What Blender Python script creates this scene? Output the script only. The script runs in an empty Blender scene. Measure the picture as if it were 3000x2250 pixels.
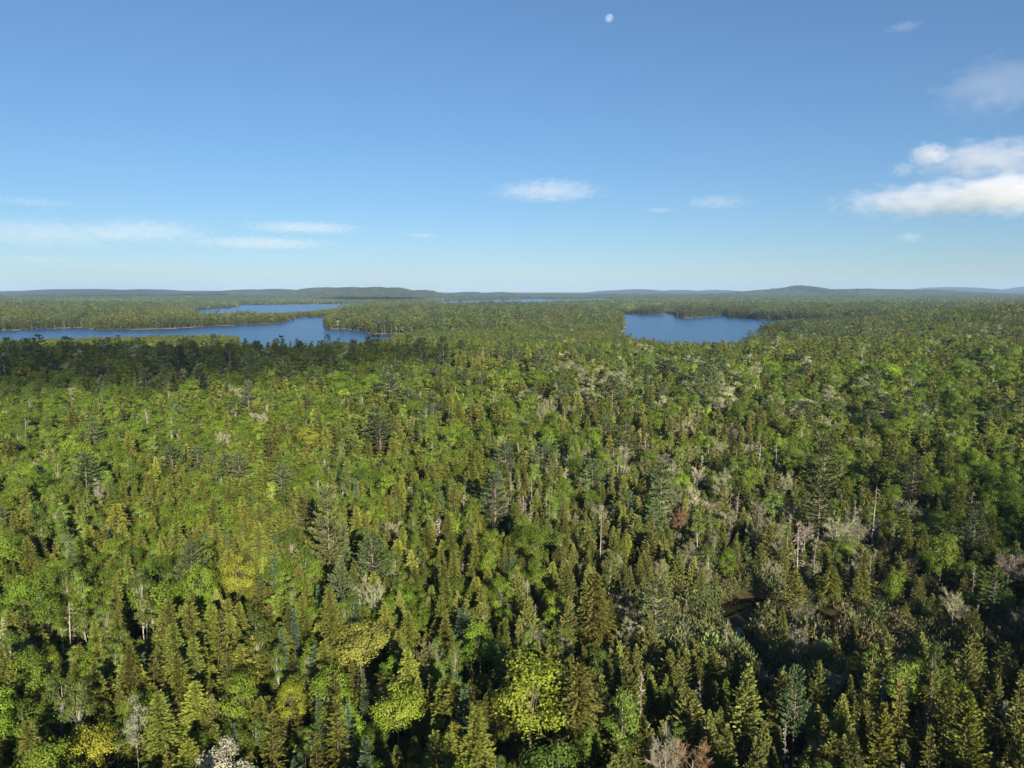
import bpy, math, time
import numpy as np
from mathutils import Vector, Euler
T0 = time.time()
R = math.radians
scn = bpy.context.scene
COL = scn.collection

# ------------------------------------------------------------------ camera
CAM_Z, PITCH, HALF_W = 65.0, 7.30, 0.700          # flying height above the lakes, tilt below level, tan of half the view width
cam_d = bpy.data.cameras.new('camera')
cam = bpy.data.objects.new('camera', cam_d); COL.objects.link(cam)
cam_d.sensor_width = 36.0; cam_d.lens = 18.0 / HALF_W
cam_d.clip_start = 0.5; cam_d.clip_end = 80000.0
cam.location = (0, 0, CAM_Z); cam.rotation_euler = (R(90 - PITCH), 0, 0)
scn.camera = cam

# ------------------------------------------------------------------ daylight: low sun behind the right shoulder
SUN_EL = 19.5
SUN_AZ = 160.5                                     # clockwise from the viewing direction (+Y)
sun_h = (math.sin(R(SUN_AZ)), math.cos(R(SUN_AZ)))
sun_dir = Vector((sun_h[0]*math.cos(R(SUN_EL)), sun_h[1]*math.cos(R(SUN_EL)), math.sin(R(SUN_EL))))
ld = bpy.data.lights.new('sun', 'SUN'); sun = bpy.data.objects.new('sun', ld); COL.objects.link(sun)
ld.energy = 5.0; ld.angle = R(0.5); ld.color = (1.0, 0.88, 0.67)
sun.rotation_euler = sun_dir.to_track_quat('Z', 'Y').to_euler()
sun.location = (300, -600, 400)
W = bpy.data.worlds.new('World'); scn.world = W; W.use_nodes = True
wn = W.node_tree.nodes; wl = W.node_tree.links; wn.clear()
sky = wn.new('ShaderNodeTexSky'); sky.sky_type = 'NISHITA'; sky.sun_disc = False
sky.sun_elevation = R(SUN_EL); sky.sun_rotation = R(SUN_AZ)
sky.altitude = 2500; sky.air_density = 1.4; sky.dust_density = 0.5; sky.ozone_density = 8.0
bg = wn.new('ShaderNodeBackground'); bg.inputs['Strength'].default_value = 0.0640
wo = wn.new('ShaderNodeOutputWorld')
gm = wn.new('ShaderNodeGamma'); gm.inputs['Gamma'].default_value = 0.8
wl.new(sky.outputs[0], gm.inputs['Color']); wl.new(gm.outputs[0], bg.inputs[0]); wl.new(bg.outputs[0], wo.inputs['Surface'])
vs = scn.view_settings
scn.display_settings.display_device = 'sRGB'
vs.view_transform = 'Standard'; vs.look = 'None'; vs.gamma = 1.0; vs.use_curve_mapping = False
vs.exposure = 1.38
cy = scn.cycles
cy.max_bounces = 6; cy.diffuse_bounces = 2; cy.glossy_bounces = 2; cy.transmission_bounces = 2
cy.use_denoising = True; cy.transparent_max_bounces = 8; cy.volume_bounces = 4

rng = np.random.default_rng(20240519)

# ------------------------------------------------------------------ helpers
FPX = 1500.0 / HALF_W
cp, sp = math.cos(R(PITCH)), math.sin(R(PITCH))
def ray(px, py):
    """bearing and fall per metre ahead of a survey sight (3000x2250 sheet)"""
    a, b = (px - 1500.0) / FPX, (py - 1125.0) / FPX
    fy, fz = cp - b * sp, -sp - b * cp
    return a / fy, fz / fy
def on_level(px, py, z):
    kx, kz = ray(px, py); y = (z - CAM_Z) / kz
    return (kx * y, y)
def project(x, y, z):
    dz = z - CAM_Z
    depth = y * cp - dz * sp; up = y * sp + dz * cp
    depth = np.maximum(depth, 1e-3)
    return 1500 + FPX * x / depth, 1125 - FPX * up / depth, depth
def smooth(a, b, x):
    t = np.clip((x - a) / (b - a), 0, 1); return t * t * (3 - 2 * t)
def vnoise(x, y, s, seed=0):
    """smooth value noise in -1..1, lattice size s"""
    x = np.asarray(x, float) / s; y = np.asarray(y, float) / s
    ix, iy = np.floor(x).astype(np.int64), np.floor(y).astype(np.int64)
    fx, fy = x - ix, y - iy
    fx, fy = fx*fx*(3-2*fx), fy*fy*(3-2*fy)
    def h(i, j):
        n = (i * 374761393 + j * 668265263 + seed * 1442695041) & 0xffffffff
        n = ((n ^ (n >> 13)) * 1274126177) & 0xffffffff
        return ((n ^ (n >> 16)) & 0xffff) / 32767.5 - 1
    return (h(ix, iy)*(1-fx) + h(ix+1, iy)*fx)*(1-fy) + (h(ix, iy+1)*(1-fx) + h(ix+1, iy+1)*fx)*fy
def fbm(x, y, s, seed=0, o=3):
    return sum(vnoise(x, y, s / 2**k, seed + 7*k) * 0.5**k for k in range(o))

def make_mesh(name, V, Q, mats=(), midx=None, shade=None, smooth_faces=False):
    me = bpy.data.meshes.new(name)
    V = np.asarray(V, np.float32); Q = np.asarray(Q, np.int32)
    me.vertices.add(len(V)); me.vertices.foreach_set('co', V.ravel())
    me.loops.add(Q.size); me.loops.foreach_set('vertex_index', Q.ravel())
    me.polygons.add(len(Q))
    me.polygons.foreach_set('loop_start', np.arange(0, Q.size, Q.shape[1], dtype=np.int32))
    if smooth_faces: me.polygons.foreach_set('use_smooth', np.ones(len(Q), bool))
    for m in mats: me.materials.append(m)
    if midx is not None: me.polygons.foreach_set('material_index', np.asarray(midx, np.int32))
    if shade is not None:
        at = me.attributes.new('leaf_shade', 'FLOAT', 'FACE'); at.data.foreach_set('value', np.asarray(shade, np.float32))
    me.update(calc_edges=True)
    return me
def link(name, data, parent=None, **props):
    o = bpy.data.objects.new(name, data); COL.objects.link(o)
    if parent is not None: o.parent = parent
    for k, v in props.items(): o[k] = v
    return o

# ------------------------------------------------------------------ materials
def node_mat(name):
    m = bpy.data.materials.new(name); m.use_nodes = True
    nt = m.node_tree; nt.nodes.clear()
    out = nt.nodes.new('ShaderNodeOutputMaterial')
    return m, nt, nt.nodes, nt.links, out
def foliage_mat(name, translucent=0.22, spread=0.75):
    m, nt, N, L, out = node_mat(name)
    tint = N.new('ShaderNodeAttribute'); tint.attribute_type = 'INSTANCER'; tint.attribute_name = 'tint'
    sh = N.new('ShaderNodeAttribute'); sh.attribute_type = 'GEOMETRY'; sh.attribute_name = 'leaf_shade'
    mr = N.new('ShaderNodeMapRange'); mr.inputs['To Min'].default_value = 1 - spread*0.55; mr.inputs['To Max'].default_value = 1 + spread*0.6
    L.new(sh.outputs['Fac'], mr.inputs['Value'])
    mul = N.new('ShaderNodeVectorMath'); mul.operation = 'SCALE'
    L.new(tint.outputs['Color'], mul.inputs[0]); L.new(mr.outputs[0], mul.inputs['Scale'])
    hs = N.new('ShaderNodeHueSaturation'); L.new(mul.outputs[0], hs.inputs['Color'])
    hr = N.new('ShaderNodeMapRange'); hr.inputs['To Min'].default_value = 0.506; hr.inputs['To Max'].default_value = 0.495
    L.new(sh.outputs['Fac'], hr.inputs['Value']); L.new(hr.outputs[0], hs.inputs['Hue'])
    p = N.new('ShaderNodeBsdfPrincipled'); p.inputs['Roughness'].default_value = 0.6; p.inputs['Specular IOR Level'].default_value = 0.25
    L.new(hs.outputs[0], p.inputs['Base Color'])
    t = N.new('ShaderNodeBsdfTranslucent'); L.new(hs.outputs[0], t.inputs['Color'])
    mx = N.new('ShaderNodeMixShader'); mx.inputs[0].default_value = translucent
    L.new(p.outputs[0], mx.inputs[1]); L.new(t.outputs[0], mx.inputs[2]); L.new(mx.outputs[0], out.inputs['Surface'])
    return m
def bark_mat(name, c1, c2, scale=3.0, stretch=(6, 6, 1)):
    m, nt, N, L, out = node_mat(name)
    tc = N.new('ShaderNodeTexCoord'); mp = N.new('ShaderNodeMapping'); mp.inputs['Scale'].default_value = stretch
    nz = N.new('ShaderNodeTexNoise'); nz.inputs['Scale'].default_value = scale; nz.inputs['Detail'].default_value = 3
    rp = N.new('ShaderNodeValToRGB'); rp.color_ramp.elements[0].position = 0.38; rp.color_ramp.elements[1].position = 0.62
    rp.color_ramp.elements[0].color = (*c1, 1); rp.color_ramp.elements[1].color = (*c2, 1)
    p = N.new('ShaderNodeBsdfPrincipled'); p.inputs['Roughness'].default_value = 0.85; p.inputs['Specular IOR Level'].default_value = 0.2
    L.new(tc.outputs['Object'], mp.inputs[0]); L.new(mp.outputs[0], nz.inputs['Vector']); L.new(nz.outputs['Fac'], rp.inputs[0])
    L.new(rp.outputs[0], p.inputs['Base Color']); L.new(p.outputs[0], out.inputs['Surface'])
    return m
M_leaf = foliage_mat('foliage', 0.30)
M_needle = foliage_mat('needles', 0.20)
M_twig = foliage_mat('twigs', 0.0, 0.5)
M_bark = bark_mat('grey_brown_bark', (0.05, 0.040, 0.033), (0.13, 0.11, 0.09))
M_pinebark = bark_mat('pine_bark', (0.10, 0.08, 0.065), (0.24, 0.20, 0.17))
M_birch = bark_mat('white_bark', (0.24, 0.215, 0.185), (0.50, 0.465, 0.41), 2.5, (1, 1, 3))
M_dead = bark_mat('weathered_wood', (0.19, 0.165, 0.14), (0.38, 0.35, 0.30))

# ------------------------------------------------------------------ lakes (surveyed shorelines) and the lie of the land
def poly(pts, z=0.0): return np.array([on_level(a, b, z) for a, b in pts])
LAKES = [
  # long inlet on the left
  poly([(-700,985),(-300,975),(0,970),(120,965),(225,960),(236,966),(330,967),(430,965),(500,963),(570,959),(640,955),(770,949),(845,944),(858,940),(855,932),
        (900,930),(945,929),(1000,928),(1045,926.5),(1052,929),(1015,937),(985,944),(962,951),(955,957),(970,963),(1000,965),(1035,966),(1040,971),(1080,976),(1115,980),(1160,980),(1200,978),(1235,977),
        (1240,981),(1200,990),(1150,1008),(1100,1020),(1000,1033),(900,1040),(800,1050),(715,1052),(690,1030),(700,1008),(660,1003),(600,1004),(450,1008),(250,1015),(0,1022),(-400,1040),(-700,1050)]),
  # broad lake farther left
  poly([(560,908),(600,906),(640,904),(690,900),(697,897.5),(660,897),(700,893),(760,892.5),(820,892),(930,891),(1000,889.5),(1050,888),(1063,889),(1052,903),(1000,909),(950,917),(905,923),(850,927),(760,931),(700,934),(640,939),(595,940),(568,925)]),
  # thin strip beyond it
  poly([(380,890),(500,888.5),(600,886.5),(668,885),(672,886.5),(600,889.5),(500,891.5),(400,892)]),
  # open lake in the middle distance
  poly([(1245,884),(1320,882),(1400,880),(1480,878),(1560,876),(1592,875),(1600,877),(1700,876.5),(1765,874.5),(1800,877),(1885,878),(1890,880.5),(1780,884),(1690,889),(1600,893),(1560,897),(1500,900),(1400,902),(1320,903),(1245,904)]),
  # lake on the right
  poly([(1805,914),(1825,913),(1838,915),(1840,920),(1870,922),(1905,922),(1945,920),(1972,917.5),(1974,925),(1976,932),(2000,933.5),(2040,931.5),(2080,928),(2112,925),(2135,928),(2150,932),(2200,935),(2250,937),(2300,939),(2350,941),(2450,944),(2560,944),(2565,947),(2450,950),(2380,955),(2300,962),(2250,972),(2222,982),(2216,990),(2235,1010),(2190,1035),(2100,1042),(2000,1042),(1920,1034),(1862,1022),(1826,1005),(1822,985),(1822,965),(1818,945),(1806,928)]),
]
ISLETS = [(900,892.5,16),(915,892.3,12),(945,892.0,14),(960,892,10)]
SEG_A = np.concatenate([p for p in LAKES]); SEG_B = np.concatenate([np.roll(p, -1, 0) for p in LAKES])
LAKE_BOX = [(p.min(0), p.max(0)) for p in LAKES]
def shore(x, y):
    """signed distance to the nearest shoreline, positive on land; the shoreline wobbles a little"""
    x = np.asarray(x, float); y = np.asarray(y, float); sh = x.shape; x = x.ravel(); y = y.ravel()
    r = np.hypot(x, y); wob = np.clip(r / 1000, .6, 3)
    qx = x + 9*wob*vnoise(x, y, 45, 3); qy = y + 14*wob*vnoise(x, y, 60, 5)
    out = np.full(x.size, 1e9)
    near = (r > 500) & (r < 9000)
    idx = np.nonzero(near)[0]
    for c in range(0, idx.size, 40000):
        k = idx[c:c+40000]; p = np.stack([qx[k], qy[k]], 1); best = np.full(k.size, 1e18)
        for a, b in zip(SEG_A, SEG_B):
            ab = b - a; t = np.clip(((p - a) @ ab) / (ab @ ab), 0, 1)
            d = p - (a + t[:, None]*ab); best = np.minimum(best, (d*d).sum(1))
        ins = np.zeros(k.size, bool)
        for pl, (lo, hi) in zip(LAKES, LAKE_BOX):
            w = np.nonzero(((p >= lo) & (p <= hi)).all(1))[0]
            if not w.size: continue
            px, py = p[w, 0], p[w, 1]; f = np.zeros(w.size, bool)
            for (x0, y0), (x1, y1) in zip(pl, np.roll(pl, -1, 0)):
                if y0 == y1: continue
                f ^= ((y0 > py) != (y1 > py)) & (px < (x1-x0)*(py-y0)/(y1-y0) + x0)
            ins[w] ^= f
        d = np.sqrt(best); out[k] = np.where(ins, -d, d)
    for a, b, rad in ISLETS:
        cx, cy_ = on_level(a, b, 0); out = np.maximum(out, rad*1.6 - np.hypot((qx-cx)/2.2, (qy-cy_)))
    return out.reshape(sh)
# distant hills: bearing (sheet x), range m, half width (sheet), rise above eye level (sheet)
HILLS = [(-420,11000,200,5),(-150,12500,150,2),(80,13000,80,-1.5),(250,10000,150,5.8),(440,9500,100,3.8),(600,12000,120,-.5),(735,8800,70,3),(820,8500,75,5),(960,7200,75,7),(1040,7300,70,8),(1110,7000,60,8.2),(1163,6900,45,6.5),(1245,6600,42,0),
         (1375,9000,50,-5),(1470,9000,48,-5.5),(1620,14500,220,-7),(1860,13500,75,4.5),(1800,13500,60,1),(1985,14500,70,1.5),(2095,15000,38,2.2),(2322,7600,50,12),(2290,7800,110,6.5),(2480,8000,130,6.5),(2620,8200,110,6),(2700,9500,130,1),(2750,14500,75,10),(2945,14800,85,17),(3100,14500,120,15),(3350,13000,200,8)]
STREAM = np.array([on_level(a, b, 2.2) for a, b in [(1985,1790),(2040,1812),(2085,1800),(2120,1783),(2160,1768),(2215,1757),(2290,1762),(2350,1775),(2400,1795),(2460,1822),(2520,1840),(2600,1853),(2700,1880),(2800,1935),(2900,1975),(3050,2010)]])
CREEK = np.array([on_level(a, b, 2.2) for a, b in [(2150,1835),(2172,1860),(2190,1890),(2205,1920),(2222,1950),(2250,1985),(2262,2010)]])
def line_dist(x, y, P):
    d = np.full(np.shape(x), 1e18)
    for a, b in zip(P[:-1], P[1:]):
        ab = b - a; t = np.clip(((x-a[0])*ab[0] + (y-a[1])*ab[1]) / (ab @ ab), 0, 1)
        d = np.minimum(d, (x-a[0]-t*ab[0])**2 + (y-a[1]-t*ab[1])**2)
    return np.sqrt(d)
SWAMP = (*on_level(2270, 1850, 3), 46, 30)
def base_land(x, y):
    r = np.hypot(x, y); b = x / np.maximum(y, 1.0)
    h = 6.5 + 2.2*fbm(x, y, 190, 11) * smooth(40, 200, r)
    h = h + 5.5*np.exp(-((y-465)/95.0)**2) * smooth(0.22, -0.1, b)               # crest on the left
    h = h + 2.5*np.exp(-((y-560)/130.0)**2) * smooth(-0.05, 0.3, b)
    h = h + 17*np.exp(-((y-1230)/330.0)**2) * smooth(0.36, 0.62, b)               # rise on the right
    h = h + 4*np.exp(-((y-420)/130.0)**2) * smooth(0.45, 0.75, b)
    h = h - 4.0*np.exp(-(((x-SWAMP[0])/SWAMP[2])**2 + ((y-SWAMP[1])/SWAMP[3])**2))  # wet hollow
    far = smooth(1500, 3500, r)
    h = h + far*(1.0 + 6.0*fbm(x, y, 1700, 21, 3))
    g = np.zeros_like(h)
    for px, d, w, up in HILLS:
        hx = (px-1500)/FPX*d; top = CAM_Z + (up + 2.2)/FPX*d - 12
        sx = w/FPX*d/1.18; dx = (x-hx)/sx; dy = (y-d)/(0.11*d)
        g = np.maximum(g, top*np.exp(-np.abs(dx)**2.3*0.5 - 0.5*dy*dy))
    g = g*(1 + 0.05*fbm(x, y, 900, 31, 3))
    return np.maximum(h, 2.0) + np.maximum(g - 12, 0)*smooth(3000, 6000, r)
def land(x, y, sd=None):
    x = np.asarray(x, float); y = np.asarray(y, float)
    if sd is None: sd = shore(x, y)
    b = base_land(x, y)
    z = 0.5 + (b - 0.5)*smooth(0, 1, sd/(170 + .14*np.maximum(np.hypot(x, y)-900, 0)))
    z = np.where(sd < 0, np.maximum(-3.0, sd*0.12) - 0.3, z)
    near = (np.hypot(x, y) < 420) & (y > 0)
    if near.any():
        s = np.where(near, np.minimum(line_dist(x, y, STREAM) - 0.2, line_dist(x, y, CREEK)), 99.0)
        z = np.where(s < 3.2, 1.3 + (z - 1.3)*smooth(1.2, 3.2, s), z)
    return z

# ground: one sheet, rings round the flying camera out to the horizon
ang = np.concatenate([np.radians(np.linspace(-46, 46, 430)), np.radians(np.linspace(46, 314, 61))[1:-1]])
rad = 4.0*np.exp(np.linspace(0, math.log(17000/4.0), 440))
AA, RR = np.meshgrid(ang, rad)
gx, gy = RR*np.sin(AA), RR*np.cos(AA)
gz = land(gx, gy)
na, nr = len(ang), len(rad)
V = np.concatenate([np.stack([gx.ravel(), gy.ravel(), gz.ravel()], 1), [[0, 0, gz[0].mean()]]])
i = np.arange(nr-1)[:, None]*na; j = np.arange(na)[None, :]; jn = (j+1) % na
Q = np.stack([i+j, i+na+j, i+na+jn, i+jn], -1).reshape(-1, 4)
cap = np.stack([np.full(na//2, nr*na), np.arange(0, na-1, 2)[:na//2], np.arange(1, na, 2)[:na//2], (np.arange(2, na+1, 2) % na)[:na//2]], 1)
Q = np.concatenate([Q, cap])
m, nt, N, L, out = node_mat('forest_floor')
tc = N.new('ShaderNodeTexCoord'); n1 = N.new('ShaderNodeTexNoise'); n1.inputs['Scale'].default_value = 0.35; n1.inputs['Detail'].default_value = 6
rp = N.new('ShaderNodeValToRGB'); e = rp.color_ramp.elements
e[0].position = .35; e[0].color = (0.030, 0.022, 0.012, 1); e[1].position = .65; e[1].color = (0.030, 0.040, 0.012, 1)
x1 = e.new(.5); x1.color = (0.045, 0.038, 0.018, 1)
geo = N.new('ShaderNodeNewGeometry'); sx = N.new('ShaderNodeSeparateXYZ'); L.new(geo.outputs['Position'], sx.inputs[0])
shr = N.new('ShaderNodeMapRange'); shr.inputs['From Min'].default_value = 0.6; shr.inputs['From Max'].default_value = 0.9; shr.inputs['To Min'].default_value = 1; shr.inputs['To Max'].default_value = 0
L.new(sx.outputs['Z'], shr.inputs['Value'])
mxc = N.new('ShaderNodeMix'); mxc.data_type = 'RGBA'; mxc.inputs['B'].default_value = (0.24, 0.19, 0.14, 1)
pb = N.new('ShaderNodeBsdfPrincipled'); pb.inputs['Roughness'].default_value = 0.95; pb.inputs['Specular IOR Level'].default_value = 0.1
L.new(tc.outputs['Object'], n1.inputs['Vector']); L.new(n1.outputs['Fac'], rp.inputs[0]); L.new(rp.outputs[0], mxc.inputs['A']); L.new(shr.outputs[0], mxc.inputs['Factor'])
L.new(mxc.outputs['Result'], pb.inputs['Base Color']); L.new(pb.outputs[0], out.inputs['Surface'])
link('ground', make_mesh('ground', V, Q, [m], smooth_faces=True), kind='structure')

# water
def water_mat(name, deep, wave, rough, strength):
    m, nt, N, L, out = node_mat(name)
    tc = N.new('ShaderNodeTexCoord'); mp = N.new('ShaderNodeMapping'); mp.inputs['Scale'].default_value = (1, 1.0, 1)
    n1 = N.new('ShaderNodeTexNoise'); n1.inputs['Scale'].default_value = wave; n1.inputs['Detail'].default_value = 4; n1.inputs['Roughness'].default_value = .6
    big = N.new('ShaderNodeTexNoise'); big.inputs['Scale'].default_value = 0.010; big.inputs['Detail'].default_value = 4
    mp2 = N.new('ShaderNodeMapping'); mp2.inputs['Scale'].default_value = (0.35, 1.6, 1); mp2.inputs['Rotation'].default_value = (0, 0, R(6))
    mr = N.new('ShaderNodeMapRange'); mr.inputs['From Min'].default_value = .36; mr.inputs['From Max'].default_value = .66; mr.inputs['To Min'].default_value = strength*.35; mr.inputs['To Max'].default_value = strength
    bp = N.new('ShaderNodeBump'); bp.inputs['Distance'].default_value = 0.08
    pb = N.new('ShaderNodeBsdfPrincipled'); pb.inputs['Base Color'].default_value = (*deep, 1); pb.inputs['Roughness'].default_value = rough; pb.inputs['IOR'].default_value = 1.333
    L.new(tc.outputs['Object'], mp.inputs[0]); L.new(mp.outputs[0], n1.inputs['Vector'])
    L.new(tc.outputs['Object'], mp2.inputs[0]); L.new(mp2.outputs[0], big.inputs['Vector']); L.new(big.outputs['Fac'], mr.inputs['Value'])
    L.new(mr.outputs[0], bp.inputs['Strength']); L.new(n1.outputs['Fac'], bp.inputs['Height']); L.new(bp.outputs[0], pb.inputs['Normal'])
    L.new(pb.outputs[0], out.inputs['Surface'])
    return m
aw = np.radians(np.linspace(-50, 50, 41)); rw = np.array([450, 800, 1500, 3000, 6000, 8500.])
A2, R2 = np.meshgrid(aw, rw)
V = np.stack([(R2*np.sin(A2)).ravel(), (R2*np.cos(A2)).ravel(), np.zeros(A2.size)], 1)
i = np.arange(len(rw)-1)[:, None]*41; j = np.arange(40)[None, :]
Q = np.stack([i+j, i+41+j, i+41+j+1, i+j+1], -1).reshape(-1, 4)[:, ::-1]
link('lake_water', make_mesh('lake_water', V, Q, [water_mat('lake_water', (0.012, 0.058, 0.155), 1.3, 0.27, 0.9)]), kind='structure')
def ribbon(name, P, w, z, mat):
    P = np.asarray(P); pts = [P[0]]
    for a, b in zip(P[:-1], P[1:]):
        n = max(2, int(np.hypot(*(b-a))/1.5)); pts += [a + (b-a)*k/n for k in range(1, n+1)]
    P = np.array(pts); t = np.gradient(P, axis=0); t /= np.linalg.norm(t, axis=1)[:, None]
    nrm = np.stack([-t[:, 1], t[:, 0]], 1); ww = w*(1 + .3*vnoise(P[:, 0], P[:, 1], 5, 2))[:, None]
    V = np.concatenate([np.c_[P + nrm*ww, np.full(len(P), z)], np.c_[P - nrm*ww, np.full(len(P), z)]])
    k = np.arange(len(P)-1); n = len(P)
    return link(name, make_mesh(name, V, np.stack([k+1, k, k+n, k+n+1], 1), [mat]), kind='structure')
M_stream = water_mat('peaty_water', (0.010, 0.006, 0.0035), 1.2, 0.06, 0.10)
ribbon('stream_water', STREAM, 1.6, 2.0, M_stream)
ribbon('stream_water', CREEK, 1.2, 2.0, M_stream)

# ------------------------------------------------------------------ tree shapes
def tube(P, rad, sides=5):
    """tapered tube along the points P"""
    P = np.asarray(P, float); n = len(P); rad = np.asarray(rad, float)
    t = np.gradient(P, axis=0); t /= np.linalg.norm(t, axis=1)[:, None] + 1e-9
    ref = np.array([1.0, 0, 0]) if abs(t[0][0]) < .8 else np.array([0, 1.0, 0])
    u = np.cross(t, ref); u /= np.linalg.norm(u, axis=1)[:, None]; v = np.cross(t, u)
    a = np.arange(sides)*2*math.pi/sides
    V = (P[:, None] + rad[:, None, None]*(u[:, None]*np.cos(a)[None, :, None] + v[:, None]*np.sin(a)[None, :, None])).reshape(-1, 3)
    i = np.arange(n-1)[:, None]*sides; j = np.arange(sides)[None, :]; jn = (j+1) % sides
    return V, np.stack([i+j, i+jn, i+sides+jn, i+sides+j], -1).reshape(-1, 4)
def join(parts):
    Vs, Qs, o = [], [], 0
    for V, Q in parts: Vs.append(V); Qs.append(Q+o); o += len(V)
    return np.concatenate(Vs), np.concatenate(Qs)
def unit(a): return a / (np.linalg.norm(a, axis=-1, keepdims=True) + 1e-9)
def blades(pos, d, nrm, ln, wd):
    """a pointed spray of foliage at each pos along d, facing nrm"""
    d = unit(d); rt = unit(np.cross(d, nrm)); ln = ln[:, None]; wd = wd[:, None]
    V = np.stack([pos, pos + d*ln*.5 + rt*wd*.5, pos + d*ln, pos + d*ln*.45 - rt*wd*.5], 1).reshape(-1, 3)
    return V, np.arange(len(pos)*4).reshape(-1, 4)
def conifer(g, H=13., Rm=2.0, prof=None, base=.12, whorls=26, per=7, elev=(0.5, -.35), droop=.25, nsp=6, ln=.75, wd=.42, fan=.6, up=.55, gaps=.0, ragged=.25, loose=.9):
    P, D, NN, S = [], [], [], []
    az0 = 0
    for k in range(whorls):
        t = base + (1-base)*max(0.0, (k + g.uniform(-.3, .3))/whorls) ** .92
        t = min(max(t, base), .995)
        r = Rm*prof(t)
        n = max(3, int(round(per*(0.35 + .65*prof(t)))))
        for b in range(n):
            if g.random() < gaps: continue
            az = az0 + 2*math.pi*b/n + g.uniform(-.35, .35)
            Lb = max(.18, r*g.uniform(1-ragged, 1+ragged*.6))
            e = elev[1] + (elev[0]-elev[1])*t + g.uniform(-.12, .12)
            c = np.array([math.cos(az)*math.cos(e), math.sin(az)*math.cos(e), math.sin(e)])
            lat = np.array([-math.sin(az), math.cos(az), 0])
            m = max(2, int(round(nsp*(.35 + .65*Lb/Rm))))
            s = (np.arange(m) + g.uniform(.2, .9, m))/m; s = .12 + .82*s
            p = np.array([0, 0, H*t]) + c*Lb*s[:, None]; p[:, 2] -= droop*Lb*s*s
            side = g.choice([-1, 1], m)*g.uniform(.2, 1, m)*fan; side[-1] *= .2
            d = c*.8 + lat*side[:, None] + np.array([0, 0, -droop*.9])*s[:, None] + g.normal(0, .12, (m, 3))
            out_ = np.array([math.cos(az), math.sin(az), 0])
            nn = np.array([0, 0, up]) + out_*(1-up) + g.normal(0, .28, (m, 3))
            p[:, 2] += g.uniform(-loose, loose)*H*(1-base)/whorls
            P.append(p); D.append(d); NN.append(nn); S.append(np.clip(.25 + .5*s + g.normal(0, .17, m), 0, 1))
        az0 += 2.4
    # leader
    k = 5
    P.append(np.tile([0, 0, H*.955], (k, 1)) + g.normal(0, .03, (k, 3))); a = np.arange(k)*2*math.pi/k
    D.append(np.stack([np.cos(a)*.22, np.sin(a)*.22, np.ones(k)], 1)); NN.append(np.stack([np.cos(a), np.sin(a), np.full(k, .2)], 1)); S.append(np.full(k, .7))
    P, D, NN, S = map(np.concatenate, (P, D, NN, S))
    n = len(P)
    V, Q = blades(P, D, unit(NN), ln*g.uniform(.7, 1.35, n), wd*g.uniform(.7, 1.3, n))
    return V, Q, S
def straight_trunk(H, r, g, lean=.015, sides=6, top=.97):
    z = np.linspace(0, H*top, 6); w = g.normal(0, lean*H*.3, (2,))
    P = np.stack([w[0]*np.sin(z/H*2.2)*z/H, w[1]*np.sin(z/H*1.7)*z/H, z - .25*(z == 0)], 1)
    return tube(P, r*(1 - .93*z/(H*top))**.8 + .012, sides)
p_hem = lambda t: min(1, ((1-t)/.66))**.60 * (1 if t > .25 else .55 + 1.8*t)
p_ced = lambda t: min(1, ((1-t)/.52))**.55 * (1 if t > .3 else .5 + 1.66*t)
p_fir = lambda t: (1-t)**.88 + .02
p_spr = lambda t: (1-t)**.75 * (1 if t > .3 else .7 + t)
def hemlock(g, q=1.0):
    return conifer(g, 12*g.uniform(.82, 1.1), 2.6*g.uniform(.8, 1.2), p_hem, .10, int(40*q**.6), int(12*q**.3), (.8, -.2), .34, max(3, int(17*q**.5)), .40/q**.52, .21/q**.53, .9, .5, .04, .36)
def cedar(g, q=1.0):
    return conifer(g, 10.4*g.uniform(.82, 1.1), 1.95*g.uniform(.8, 1.2), p_ced, .06, int(34*q**.6), int(10*q**.3), (1.15, .15), .10, max(3, int(13*q**.5)), .40/q**.52, .23/q**.53, .8, .12, .05, .34)
def fir(g, q=1.0):
    return conifer(g, 12*g.uniform(.94, 1.06), 1.75*g.uniform(.9, 1.1), p_fir, .05, int(38*q**.6), int(10*q**.3), (.55, -.12), .10, max(3, int(12*q**.5)), .38/q**.52, .20/q**.53, .6, .55, .0, .14)
def spruce(g, q=1.0):
    return conifer(g, 13*g.uniform(.94, 1.06), 2.5*g.uniform(.9, 1.1), p_spr, .16, int(19*q**.5), int(9*q**.3), (.6, -.15), .15, max(3, int(20*q**.5)), .44/q**.52, .20/q**.53, .8, .7, .04, .2)
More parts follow.
